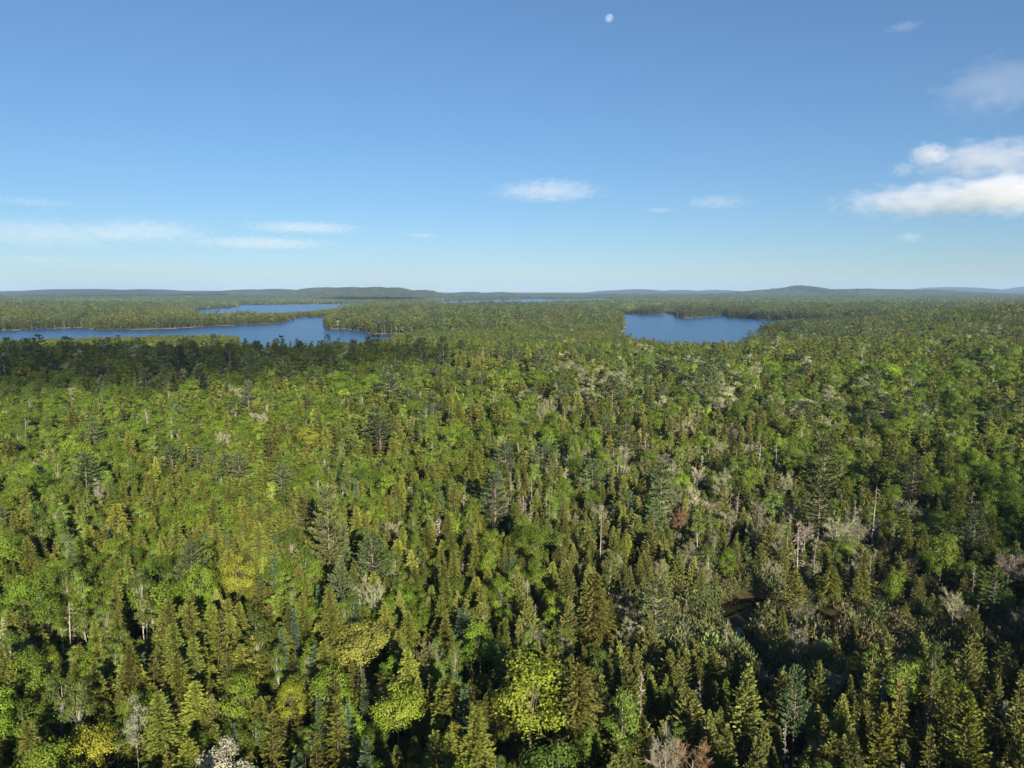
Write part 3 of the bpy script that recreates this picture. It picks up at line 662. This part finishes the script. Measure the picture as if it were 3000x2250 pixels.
hr = np.array([TREE_R[h[0]]*h[4]*h[3]/BASE_H[h[0]] for h in HEROES])
def clear_round(t, f=.85):
    keep = np.ones(t.x.size, bool); front = np.ones(t.x.size, bool)
    for a, b, r in zip(hx, hy, hr):
        d = np.hypot(t.x-a, t.y-b); keep &= d > r*f + 1.0
        L = math.hypot(a, b); along = (t.x*a + t.y*b)/L; off = np.abs(t.x*b - t.y*a)/L
        # landmark trees overtop the neighbours that stand before them
        w = (off < r*.95) & (along < L) & (along > L - 15); t.s[w] = np.minimum(t.s[w], .50); t.g[w] = np.minimum(t.g[w], .62)
        keep &= ~((off < r*.8) & (along < L) & (along > L - 6))
    for f_ in ('x', 'y', 'z', 'k', 's', 'g', 'rot', 'tint'): setattr(t, f_, getattr(t, f_)[keep])
clear_round(near); clear_round(mid)
print('placed', near.x.size, mid.x.size, low.x.size, round(time.time()-T0, 1))

# which near trees show: nearest first on a coarse sheet
BH = np.array([BASE_H[k] for k in KN]); BR = np.array([TREE_R[k] for k in KN])
ax_ = np.r_[near.x, hx]; ay = np.r_[near.y, hy]; az_ = np.r_[near.z, hz]
ak = np.r_[near.k, [KN.index(h[0]) for h in HEROES]]
aH = np.r_[near.s*BH[near.k], [h[3] for h in HEROES]]; aR = np.r_[near.g*BR[near.k], hr]
order = np.argsort(np.hypot(ax_, ay)); sheet = np.zeros((1125, 1500), bool); shown = np.zeros(ax_.size)
X0, Y0, D0 = project(ax_, ay, az_); X1, Y1, D1 = project(ax_, ay, az_ + aH)
for q in order:
    if D0[q] < 5: continue
    cx, yt, yb = X1[q]/2, Y1[q]/2, Y0[q]/2; hw = aR[q]*FPX/D1[q]/2
    yb = yt + (yb-yt)*.88
    i0, i1, j0, j1 = int(max(0, yt)), int(min(1125, yb)), int(max(0, cx-hw)), int(min(1500, cx+hw+1))
    if i1 <= i0 or j1 <= j0: continue
    rows = (np.arange(i0, i1)+.5-yt)/(yb-yt); prof = np.sqrt(np.clip(rows/.6, 0, 1))*(.9 if ak[q] in (0, 1, 2, 3) else 1)
    m_ = np.abs(np.arange(j0, j1)[None, :]+.5-cx) < hw*prof[:, None]
    sub = sheet[i0:i1, j0:j1]; shown[q] = (m_ & ~sub).sum(); sub |= m_
LIMIT = 300
single = []                                              # indices into the near trees that become objects of their own
nN = near.x.size
for c, name in enumerate(KN):
    w = np.nonzero((near.k == c) & (shown[:nN] > 26))[0]
    w = w[np.argsort(-shown[w])][:LIMIT - sum(h[0] == name for h in HEROES)]
    single += list(w)
single = np.array(single); is_single = np.zeros(nN, bool); is_single[single] = True
print('single', len(single), {k: int((near.k[single] == c).sum()) for c, k in enumerate(KN)}, round(time.time()-T0, 1))

# ------------------------------------------------------------------ the single trees
TREE_NAME = dict(hemlock='hemlock_tree', cedar='cedar_tree', fir='fir_tree', spruce='spruce_tree', pine='pine_tree', maple='maple_tree', birch='birch_tree', bare='leafless_tree', dead='dead_tree')
WORD = dict(hemlock='hemlock', cedar='cedar', fir='fir', spruce='spruce', pine='pine', maple='maple', birch='birch', bare='leafless tree', dead='dead tree')
GROUP = {k: f'{w}s of the near forest' for k, w in WORD.items()}; GROUP['birch'] = 'birches of the near forest'
CROWN = dict(bare='crown', dead='crown')
proto = {}
for kd in KN:
    proto[kd] = []
    for cm, tm in KIND[kd]['near']:
        proto[kd].append((cm, tm))
first = {}
def plant(kd, v, x, y, z, sh, sg, rot, tint, label, tilt=(0, 0), group=None):
    cm, tm = proto[kd][v % len(proto[kd])]
    if (kd, v % len(proto[kd])) not in first:
        r = bpy.data.objects.new(TREE_NAME[kd], None); t = bpy.data.objects.new('trunk', tm); c = bpy.data.objects.new('crown', cm)
        first[(kd, v % len(proto[kd]))] = (r, t, c)
    else:
        r, t, c = (o.copy() for o in first[(kd, v % len(proto[kd]))])
    for o in (r, t, c): COL.objects.link(o)
    t.parent = r; c.parent = r
    r.empty_display_size = .5
    r.location = (x, y, z); r.rotation_euler = (tilt[0], tilt[1], rot); r.scale = (sg, sg, sh)
    r['label'] = label; r['category'] = 'tree'; r['group'] = GROUP[kd]
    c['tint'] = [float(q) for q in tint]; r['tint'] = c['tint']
    return r
ORD = 'nearest second third fourth fifth sixth seventh eighth ninth tenth eleventh twelfth thirteenth fourteenth fifteenth sixteenth seventeenth eighteenth nineteenth twentieth'.split()
def ordinal(n):
    if n < 20: return ORD[n]
    tens = {2: 'twenty', 3: 'thirty', 4: 'forty', 5: 'fifty', 6: 'sixty', 7: 'seventy'}[min(7, (n+1)//10)]
    r = (n+1) % 10
    return tens + ('-' + ['', 'first', 'second', 'third', 'fourth', 'fifth', 'sixth', 'seventh', 'eighth', 'ninth'][r] if r else 'th')
for q, h in enumerate(HEROES):
    lean = (0, 0)
    if 'leaning' in h[6]: lean = (R(4), R(-9))
    sc_ = h[3]/BASE_H[h[0]]
    tint_ = tuple(.74*c_ for c_ in h[5]) if h[0] in ('bare', 'dead') else h[5]
    plant(h[0], q*3+1, hx[q], hy[q], hz[q], sc_, sc_**.85*h[4], 1.7*q, tint_, h[6], lean)
marks = [q for q, h in enumerate(HEROES) if h[7] and hy[q] < 460]
MX, MY = hx[marks], hy[marks]
used = {}
near_mark = np.argmin((near.x[single][:, None]-MX)**2 + 1.0*(near.y[single][:, None]-MY)**2, 1)
dist_mark = np.hypot(near.x[single]-MX[near_mark], near.y[single]-MY[near_mark])
LOOK = dict(hemlock=('yellow-olive', 'brown-olive', 'olive', 'dull olive'), cedar=('pale olive', 'brownish', 'olive-green', 'dark green'), fir=('pale blue-green', 'grey-green', 'blue-green', 'deep blue-green'), spruce=('golden-olive', 'brownish', 'olive', 'dark olive'),
            pine=('pale green', 'grey-green', 'blue-green', 'dark green'), maple=('bright yellow-green', 'yellowish', 'leaf-green', 'deep green'), birch=('pale green', 'yellowish', 'fresh green', 'deep green'), bare=('whitish', 'brownish', 'grey', 'dark grey'), dead=('bleached', 'brownish', 'grey', 'dark grey'))
FORM = dict(hemlock='with drooping boughs', cedar='with a dense upright crown', fir='with a sharp spire', spruce='with stiff tiered boughs', pine='with flat layered boughs', maple='with a rounded leafy crown', birch='with a slim crown', bare='with fine twigs', dead='with broken bare branches')
rank_of = {}
for c in range(len(KN)):
    for mk in range(len(marks)):
        w = np.nonzero((near.k[single] == c) & (near_mark == mk))[0]
        for r_, q in enumerate(w[np.argsort(dist_mark[w])]): rank_of[q] = r_
for q, n_ in enumerate(single):
    kd = KN[near.k[n_]]; tt = near.tint[n_]; m0 = np.array(TINT[kd]); lum = tt.sum()/m0.sum()
    warm = (tt[0]/max(tt[1], 1e-6))/(m0[0]/m0[1])
    colour = LOOK[kd][0] if lum > 1.13 else LOOK[kd][3] if lum < .86 else LOOK[kd][1] if warm > 1.1 else LOOK[kd][2]
    size = 'tall' if near.s[n_] > 1.12 else 'small' if near.s[n_] < .78 else 'mid-sized'
    rk = rank_of[q]; w_ = WORD[kd]
    rel = f"nearest {w_} to {HEROES[marks[near_mark[q]]][7]}" if rk == 0 else f"{ordinal(rk)} nearest {w_} to {HEROES[marks[near_mark[q]]][7]}"
    lab = f"{size} {colour} {w_} {FORM[kd]}, {rel}"
    if len(lab.split()) > 16: lab = f"{size} {colour} {w_}, {rel}"
    plant(kd, int(rng.integers(0, 99)), near.x[n_], near.y[n_], near.z[n_], near.s[n_], near.g[n_], near.rot[n_], tt, lab, (rng.normal(0, .035), rng.normal(0, .035)))

# ------------------------------------------------------------------ the rest of the forest: one mass per kind
def scatter(name, protos, x, y, z, var, rot, scl, tint, label):
    me = bpy.data.meshes.new(name); n = len(x)
    me.vertices.add(n); me.vertices.foreach_set('co', np.stack([x, y, z], 1).astype(np.float32).ravel())
    for nm, ty, fld, arr in (('variant', 'INT', 'value', var.astype(np.int32)), ('turn', 'FLOAT_VECTOR', 'vector', np.stack([rng.normal(0, .03, n), rng.normal(0, .03, n), rot], 1).astype(np.float32)),
                             ('growth', 'FLOAT_VECTOR', 'vector', scl.astype(np.float32)), ('tint', 'FLOAT_VECTOR', 'vector', tint.astype(np.float32))):
        at = me.attributes.new(nm, ty, 'POINT'); at.data.foreach_set(fld, arr.ravel())
    o = link(name, me, kind='stuff', label=label)
    ng = bpy.data.node_groups.new(name, 'GeometryNodeTree'); ng.is_modifier = True
    ng.interface.new_socket('Geometry', in_out='INPUT', socket_type='NodeSocketGeometry'); ng.interface.new_socket('Geometry', in_out='OUTPUT', socket_type='NodeSocketGeometry')
    N, L = ng.nodes, ng.links
    gi, go, jn = N.new('NodeGroupInput'), N.new('NodeGroupOutput'), N.new('GeometryNodeJoinGeometry')
    def attr(nm, ty):
        a = N.new('GeometryNodeInputNamedAttribute'); a.data_type = ty; a.inputs['Name'].default_value = nm; return a.outputs['Attribute']
    av, at_, ag = attr('variant', 'INT'), attr('turn', 'FLOAT_VECTOR'), attr('growth', 'FLOAT_VECTOR')
    for k, pm in enumerate(protos):
        po = bpy.data.objects.new(pm.name, pm)
        oi = N.new('GeometryNodeObjectInfo'); oi.inputs['Object'].default_value = po; oi.inputs['As Instance'].default_value = True
        cmp_ = N.new('FunctionNodeCompare'); cmp_.data_type = 'INT'; cmp_.operation = 'EQUAL'
        ii = [s for s in cmp_.inputs if s.type == 'INT']; L.new(av, ii[0]); ii[1].default_value = k
        ip = N.new('GeometryNodeInstanceOnPoints')
        L.new(gi.outputs[0], ip.inputs['Points']); L.new(cmp_.outputs['Result'], ip.inputs['Selection']); L.new(oi.outputs['Geometry'], ip.inputs['Instance'])
        L.new(at_, ip.inputs['Rotation']); L.new(ag, ip.inputs['Scale']); L.new(ip.outputs[0], jn.inputs[0])
    L.new(jn.outputs[0], go.inputs[0])
    md = o.modifiers.new('scatter', 'NODES'); md.node_group = ng
    return o
def forest():
    for c, name in enumerate(KN):
        prot = [one_near[name][v] for v in range(len(one_near[name]))] + KIND[name]['mid'] + KIND[name]['low']
        nn = len(one_near[name]); X, Y, Z, Vv, Rr, S, Tt = [], [], [], [], [], [], []
        for t, off, cnt, msk in ((near, 0, nn, ~is_single & (np.hypot(near.x, near.y) < 210)), (near, nn, 3, ~is_single & (np.hypot(near.x, near.y) >= 210)), (mid, nn, 3, None), (low, nn+3, 2, None)):
            w = t.k == c
            if msk is not None: w = w & msk
            w = np.nonzero(w)[0]
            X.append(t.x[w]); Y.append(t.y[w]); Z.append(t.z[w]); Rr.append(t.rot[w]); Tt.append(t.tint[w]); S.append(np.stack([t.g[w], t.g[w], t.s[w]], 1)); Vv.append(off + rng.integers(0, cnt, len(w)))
        X, Y, Z, Vv, Rr, S, Tt = map(np.concatenate, (X, Y, Z, Vv, Rr, S, Tt))
        if len(X): scatter(TREE_NAME[name].replace('_tree', '')+'_forest', prot, X, Y, Z, Vv, Rr, S, Tt, f'mass of {WORD[name]}s too many to count filling the forest')
one_near = {}
for kd in KN:
    one_near[kd] = [one(kd, *shape(kd, np.random.default_rng(100*i_ + len(kd)), .75)) for i_ in range(2)]
forest()
# saplings and shrubs under and between the trees
g = np.random.default_rng(5)
bush_m = [make_mesh('bush', *(lambda b: (b[0], b[1]))(bush(g)), [M_leaf], shade=None) for _ in range(1)]
bush_m = []
for q in range(4):
    b = bush(g); bush_m.append(make_mesh('bush', b[0], b[1], [M_leaf], shade=b[2]))
bx, by = cells(40, 330, 2.9); st = np.minimum(line_dist(bx, by, STREAM) - .8, line_dist(bx, by, CREEK)); wet = np.exp(-(((bx-SWAMP[0])/SWAMP[2])**2 + ((by-SWAMP[1])/SWAMP[3])**2))
kp = (st > 2.2) & (rng.random(bx.size) < .6 + .4*wet); bx, by = bx[kp], by[kp]
b2x, b2y = cells(60, 175, 1.75); st = np.minimum(line_dist(b2x, b2y, STREAM) - .4, line_dist(b2x, b2y, CREEK)); wet = np.exp(-(((b2x-SWAMP[0])/SWAMP[2])**2 + ((b2y-SWAMP[1])/SWAMP[3])**2))
k2 = (st > 1.7) & (rng.random(b2x.size) < np.maximum(np.clip(wet*1.3-.15, 0, 1), .9*(st < 14))); bx, by = np.r_[bx, b2x[k2]], np.r_[by, b2y[k2]]
wet = np.exp(-(((bx-SWAMP[0])/SWAMP[2])**2 + ((by-SWAMP[1])/SWAMP[3])**2)); kp = ~((line_dist(bx, by+5, STREAM[3:9]) < 4.6) & (rng.random(bx.size) < .92)) & ~((line_dist(bx, by+3, CREEK) < 2.5) & (rng.random(bx.size) < .8)); bx, by, wet = bx[kp], by[kp], wet[kp]; n = bx.size
bs = np.exp(rng.normal(-.15, .3, n))*(1 + .25*wet)
bt = np.array([.062, .080, .022])*(1-wet[:, None]) + np.array([.130, .138, .058])*wet[:, None]
bt = bt*np.exp(rng.normal(0, .2, (n, 1)))*np.exp(rng.normal(0, .1, (n, 3)))
scatter('undergrowth', bush_m, bx, by, land(bx, by, np.full(n, 500.))-.1, rng.integers(0, 4, n), rng.uniform(0, 6.28, n), np.stack([bs, bs, bs*rng.uniform(.7, 1.4, n)], 1), bt, 'grey-green shrubs and saplings filling the gaps between the trees')
print('forest', round(time.time()-T0, 1))

# far woods: clumps of small trees out to seven kilometres, then a rough canopy to the horizon
def clump(g, size=44., n=62):
    parts, sh = [], []
    for _ in range(n):
        x, y = g.uniform(-size/2, size/2, 2); h = g.uniform(6, 17); r = g.uniform(2.0, 3.8); con = g.random() < .55; tone = np.clip(g.normal(.45, .32), 0, 1)
        if con:
            a = np.arange(5)*2*math.pi/5 + g.uniform(0, 2); ring = np.stack([np.cos(a)*r, np.sin(a)*r, np.full(5, h*.12)], 1)*g.uniform(.75, 1.25, (5, 1)); m2 = np.stack([np.cos(a+.6)*r*.55, np.sin(a+.6)*r*.55, np.full(5, h*.6)], 1)*g.uniform(.8, 1.2, (5, 1))
            tip = np.tile([[0, 0, h]], (5, 1)); V = np.concatenate([ring, m2, tip])
        else:
            a = np.arange(5)*2*math.pi/5 + g.uniform(0, 2); V = np.concatenate([np.stack([np.cos(a)*r*s, np.sin(a)*r*s, np.full(5, h*z)], 1)*g.uniform(.85, 1.15, (5, 1)) for s, z in ((.9, .3), (1.15, .68), (.3, .97))])
        k = np.arange(5); k2 = (k+1) % 5
        Q = np.concatenate([np.stack([k, k2, k2+5, k+5], 1), np.stack([k+5, k2+5, k2+10, k+10], 1)])
        parts.append((V + [x, y, -.4], Q)); sh.append(np.clip(tone + g.normal(0, .12, len(Q)), 0, 1))
    return (*join(parts), np.concatenate(sh))
clumps = []
for q in range(5):
    V, Q, sh = clump(np.random.default_rng(70+q)); clumps.append(make_mesh('far_clump', V, Q, [M_needle], shade=sh))
X, Y = [], []
for y0, y1, s in ((2280, 4400, 36), (4400, 7600, 44)):
    a, b = cells(y0, y1, s, .78); X.append(a); Y.append(b)
X, Y = np.concatenate(X), np.concatenate(Y); sd = shore(X, Y); w = sd > 20; X, Y, sd = X[w], Y[w], sd[w]; n = X.size
ft = np.array([.070, .092, .024]) + .6*np.array([.030, .055, -.004])*smooth(-.1, .6, fbm(X, Y, 420, 51, 2))[:, None]
ft = .66*ft*np.exp(rng.normal(0, .20, (n, 1)))*(1-.28*smooth(4200, 5200, Y))[:, None]
s_ = rng.uniform(.85, 1.15, n)
scatter('distant_forest', clumps, X, Y, land(X, Y, sd), rng.integers(0, 5, n), rng.uniform(0, 6.28, n), np.stack([s_, s_, s_*rng.uniform(.8, 1.15, n)], 1), ft, 'distant woodland beyond the near lakes reading as one mass')
# trees lining the shores of the farther lakes
sx_, sy_, sd_l = [], [], []
for pl in LAKES[1:4]:
    for a, b in zip(pl, np.roll(pl, -1, 0)):
        L_ = np.hypot(*(b-a)); m_ = int(L_/5)
        if m_ < 1: continue
        t = rng.random((m_*2, 1)); p = a + (b-a)*t + rng.normal(0, 14, (m_*2, 2)); sx_.append(p[:, 0]); sy_.append(p[:, 1])
sx_, sy_ = np.concatenate(sx_), np.concatenate(sy_); sd = shore(sx_, sy_); w = (sd > 1) & (sd < 32) & (sy_ > 2280); sx_, sy_, sd = sx_[w], sy_[w], sd[w]; n = sx_.size
scatter('shore_forest', KIND['hemlock']['low'] + KIND['maple']['low'], sx_, sy_, land(sx_, sy_, sd), rng.choice([0, 1, 0, 1, 2, 3], n), rng.uniform(0, 6.28, n), np.tile([[1.3, 1.3, 1.0]], (n, 1))*rng.uniform(.8, 1.2, (n, 1)), np.array([.066, .080, .020])*np.exp(rng.normal(0, .15, (n, 1))), 'thin line of trees along the far lake shores')
# canopy of the hills
ac = np.radians(np.linspace(-40, 40, 760)); rc = 7300*np.exp(np.linspace(0, math.log(16900/7300), 210))
AA, RR = np.meshgrid(ac, rc); X, Y = RR*np.sin(AA), RR*np.cos(AA)
Z = land(X, Y, np.full(X.shape, 900.)) + 10 + rng.uniform(-3.5, 3.5, X.shape) + 2*vnoise(X, Y, 60, 77); Z[0] -= 12
i = np.arange(209)[:, None]*760; j = np.arange(759)[None, :]
Q = np.stack([i+j, i+760+j, i+761+j, i+j+1], -1).reshape(-1, 4)[:, ::-1]
m, nt, N, L, out = node_mat('far_canopy')
tc = N.new('ShaderNodeTexCoord'); n1 = N.new('ShaderNodeTexNoise'); n1.inputs['Scale'].default_value = .004; n1.inputs['Detail'].default_value = 7; n1.inputs['Roughness'].default_value = .65
rp = N.new('ShaderNodeValToRGB'); e = rp.color_ramp.elements; e[0].position = .36; e[0].color = (.022, .031, .016, 1); e[1].position = .66; e[1].color = (.040, .055, .020, 1)
pb = N.new('ShaderNodeBsdfPrincipled'); pb.inputs['Roughness'].default_value = .9; pb.inputs['Specular IOR Level'].default_value = .1
L.new(tc.outputs['Object'], n1.inputs['Vector']); L.new(n1.outputs['Fac'], rp.inputs[0]); L.new(rp.outputs[0], pb.inputs['Base Color']); L.new(pb.outputs[0], out.inputs['Surface'])
link('hill_forest', make_mesh('hill_forest', np.stack([X.ravel(), Y.ravel(), Z.ravel()], 1), Q, [m]), kind='stuff', label='unbroken forest canopy over the far hills')

# ------------------------------------------------------------------ haze, moon, clouds
def box(name, lo, hi):
    V = np.array([[x, y, z] for z in (lo[2], hi[2]) for y in (lo[1], hi[1]) for x in (lo[0], hi[0])], float)
    Q = np.array([[0, 2, 3, 1], [4, 5, 7, 6], [0, 1, 5, 4], [2, 6, 7, 3], [0, 4, 6, 2], [1, 3, 7, 5]])
    return make_mesh(name, V, Q)
HAZE = 4.3e-5
m, nt, N, L, out = node_mat('haze')
pv = N.new('ShaderNodeVolumePrincipled'); pv.inputs['Color'].default_value = (.40, .64, 1, 1); pv.inputs['Density'].default_value = HAZE; pv.inputs['Anisotropy'].default_value = 0.0
L.new(pv.outputs[0], out.inputs['Volume'])
hm = box('haze', (-17300, -17300, -4.6), (17300, 17300, 225)); hm.materials.append(m)
link('haze', hm, kind='stuff', label='thin blue haze over the far hills')

def ball(name, seg=48, rings=24):
    th = np.linspace(0, math.pi, rings+1)[1:-1]; ph = np.arange(seg)*2*math.pi/seg
    T, Pp = np.meshgrid(th, ph, indexing='ij')
    V = np.stack([(np.sin(T)*np.cos(Pp)).ravel(), (np.sin(T)*np.sin(Pp)).ravel(), np.cos(T).ravel()], 1)
    n = len(V); V = np.concatenate([V, [[0, 0, 1], [0, 0, -1]]])
    i = np.arange(rings-2)[:, None]*seg; j = np.arange(seg)[None, :]; jn = (j+1) % seg
    Q = np.stack([i+j, i+seg+j, i+seg+jn, i+jn], -1).reshape(-1, 4)
    k = np.arange(0, seg, 2); l = (rings-2)*seg
    Q = np.concatenate([Q, np.stack([np.full(len(k), n), k, k+1, (k+2) % seg], 1), np.stack([np.full(len(k), n+1), l+(k+2) % seg, l+k+1, l+k], 1)])
    return make_mesh(name, V, Q, smooth_faces=True)
def sight(px, py, d):
    kx, kz = ray(px, py); return Vector((kx*d, d, CAM_Z + kz*d))
m, nt, N, L, out = node_mat('moon')
tc = N.new('ShaderNodeTexCoord'); n1 = N.new('ShaderNodeTexNoise'); n1.inputs['Scale'].default_value = 1.7; n1.inputs['Detail'].default_value = 4
rp = N.new('ShaderNodeValToRGB'); e = rp.color_ramp.elements; e[0].position = .40; e[0].color = (.04, .04, .045, 1); e[1].position = .60; e[1].color = (.085, .08, .075, 1)
df = N.new('ShaderNodeBsdfDiffuse'); tr = N.new('ShaderNodeBsdfTransparent'); ad = N.new('ShaderNodeAddShader')
L.new(tc.outputs['Object'], n1.inputs['Vector']); L.new(n1.outputs['Fac'], rp.inputs[0]); L.new(rp.outputs[0], df.inputs[0]); L.new(df.outputs[0], ad.inputs[0]); L.new(tr.outputs[0], ad.inputs[1]); L.new(ad.outputs[0], out.inputs['Surface'])
mm = ball('moon'); mm.materials.append(m)
mo = link('moon', mm, label='pale gibbous moon high in the blue sky', category='moon'); mo.location = sight(1785, 53, 40000); rr = 10.3/FPX*mo.location.length; mo.scale = (rr, rr, rr)

def cloud_mat(name, dens, thr, seed, scale, albedo):
    m, nt, N, L, out = node_mat(name)
    tc = N.new('ShaderNodeTexCoord'); ln = N.new('ShaderNodeVectorMath'); ln.operation = 'LENGTH'; L.new(tc.outputs['Object'], ln.inputs[0])
    mp = N.new('ShaderNodeMapping'); mp.inputs['Location'].default_value = (seed*3.1, seed*1.7, seed*.9); mp.inputs['Scale'].default_value = scale; L.new(tc.outputs['Object'], mp.inputs[0])
    nz = N.new('ShaderNodeTexNoise'); nz.inputs['Scale'].default_value = 1.0; nz.inputs['Detail'].default_value = 7; nz.inputs['Roughness'].default_value = .64; L.new(mp.outputs[0], nz.inputs['Vector'])
    def math_(op, a, b):
        n = N.new('ShaderNodeMath'); n.operation = op
        for s, v in zip(n.inputs, (a, b)):
            if isinstance(v, (int, float)): s.default_value = v
            else: L.new(v, s)
        return n.outputs[0]
    fall = math_('SUBTRACT', 1.0, ln.outputs['Value'])
    v = math_('ADD', math_('MULTIPLY', fall, .52), nz.outputs['Fac'])
    v = math_('SUBTRACT', v, thr); v = math_('MULTIPLY', v, 4.5)
    cl = N.new('ShaderNodeClamp'); L.new(v, cl.inputs[0])
    edge = N.new('ShaderNodeMapRange'); edge.inputs['From Max'].default_value = .16; L.new(fall, edge.inputs['Value'])
    d = math_('MULTIPLY', math_('MULTIPLY', cl.outputs[0], edge.outputs[0]), dens)
    vo = N.new('ShaderNodeVolumeScatter'); vo.inputs['Color'].default_value = (*albedo, 1); vo.inputs['Anisotropy'].default_value = 0.0
    L.new(d, vo.inputs['Density']); L.new(vo.outputs[0], out.inputs['Volume'])
    return m
CB = ball('cloud_body', 24, 12)
CLOUDS = [  # sheet x, y, width, height, density (optical depth through the middle), threshold, label
  (1605, 560, 420, 84, 1.3, .61, 'long lens-shaped cloud alone in the middle of the sky'),
  (2100, 592, 260, 62, .7, .66, 'faint tapering cloud right of the lens-shaped one'),
  (1935, 615, 130, 26, .6, .67, 'tiny faint cloud scrap between the two lone clouds'),
  (120, 684, 640, 96, .9, .63, 'broad thin cloud bank low at the left edge'),
  (430, 678, 420, 84, 1.1, .63, 'pale cloud bank joining the broad bank at lower left'),
  (890, 667, 420, 44, 1.2, .60, 'upper long streak cloud low over the left hills'),
  (765, 712, 500, 46, 1.2, .60, 'lower long streak cloud low over the left hills'),
  (1235, 690, 140, 24, .7, .66, 'small wisp low right of the streak clouds'),
  (100, 592, 260, 34, .5, .67, 'faint high wisp above the left cloud bank'),
  (100, 760, 300, 30, .4, .66, 'faint grey streak under the left cloud bank'),
  (2800, 582, 700, 125, 4.2, .62, 'large grey-bottomed cumulus bank low on the right'),
  (2990, 560, 360, 155, 4.2, .62, 'grey end of the cumulus bank cut by the right edge'),
  (2890, 465, 400, 125, 3.0, .64, 'billowing white cloud above the grey-bottomed bank'),
  (2722, 452, 120, 72, 2.0, .60, 'small separate puff left of the billowing white cloud'),
  (2645, 498, 90, 60, .7, .66, 'faint puff below the small separate puff'),
  (2925, 255, 340, 190, .75, .62, 'loose ragged cloud high at the right edge'),
  (2650, 78, 130, 34, .5, .67, 'thin wisp high near the upper right corner'),
  (2665, 696, 90, 40, .8, .66, 'tiny puff low under the grey-bottomed bank'),
]
for q, (px, py, w, h, od, thr, lab) in enumerate(CLOUDS):
    kx, kz = ray(px, py); d = min(21000., 1250/kz)
    k = d/FPX*math.sqrt(1+kx*kx); a, c = w/2*k, h/2*k; b = a*.55
    o = bpy.data.objects.new('cloud', CB.copy()); COL.objects.link(o)
    o.data.materials.append(cloud_mat('cloud', od*.45/(1.1*b), thr, q+1, (3.6*max(1, w/h/2.6), 3.6, 3.0), (.50, .485, .585) if h > 100 and w > 300 else (.69, .68, .81)))
    o.location = (kx*d, d, CAM_Z + kz*d); o.scale = (a, b, c); o.rotation_euler = (0, 0, -math.atan(kx))
    o['label'] = lab; o['category'] = 'cloud'; o['group'] = 'clouds'
# clouds behind the viewpoint whose shade lies on the land
m, nt, N, L, out = node_mat('dense_cloud')
vo = N.new('ShaderNodeVolumeScatter'); vo.inputs['Color'].default_value = (.98, .98, .98, 1); vo.inputs['Density'].default_value = .014; L.new(vo.outputs[0], out.inputs['Volume'])
thin_m, nt, N, L, out = node_mat('thin_cloud')
vo = N.new('ShaderNodeVolumeScatter'); vo.inputs['Color'].default_value = (.98, .98, .98, 1); vo.inputs['Density'].default_value = .0090; L.new(vo.outputs[0], out.inputs['Volume'])
for tx, ty, rx, ry, alt, lab in ((-310, 545, 262, 140, 900, 'cloud behind the viewpoint shading the left crest'), (214, 112, 140, 95, 900, 'cloud behind the viewpoint shading the right corner'), (135, 208, 62, 42, 900, 'small unseen cloud added behind the viewpoint to shade the conifers on the right'),  # the small third cloud is added out of view to darken the conifers
                           (-3480, 6700, 900, 520, 2600, 'high cloud shading the woods before the left hills'), (-860, 4500, 330, 360, 2600, 'high cloud shading the wooded point on the middle lake')):
    o = bpy.data.objects.new('cloud', CB.copy()); COL.objects.link(o); o.data.materials.append(m if 'crest' not in lab else thin_m)
    off = alt/math.tan(R(SUN_EL)); o.location = (tx + sun_h[0]*off, ty + sun_h[1]*off, alt); o.scale = (rx, ry, min(rx, ry)*.3)
    o['label'] = lab; o['category'] = 'cloud'; o['group'] = 'clouds behind the viewpoint'
print('done', round(time.time()-T0, 1))
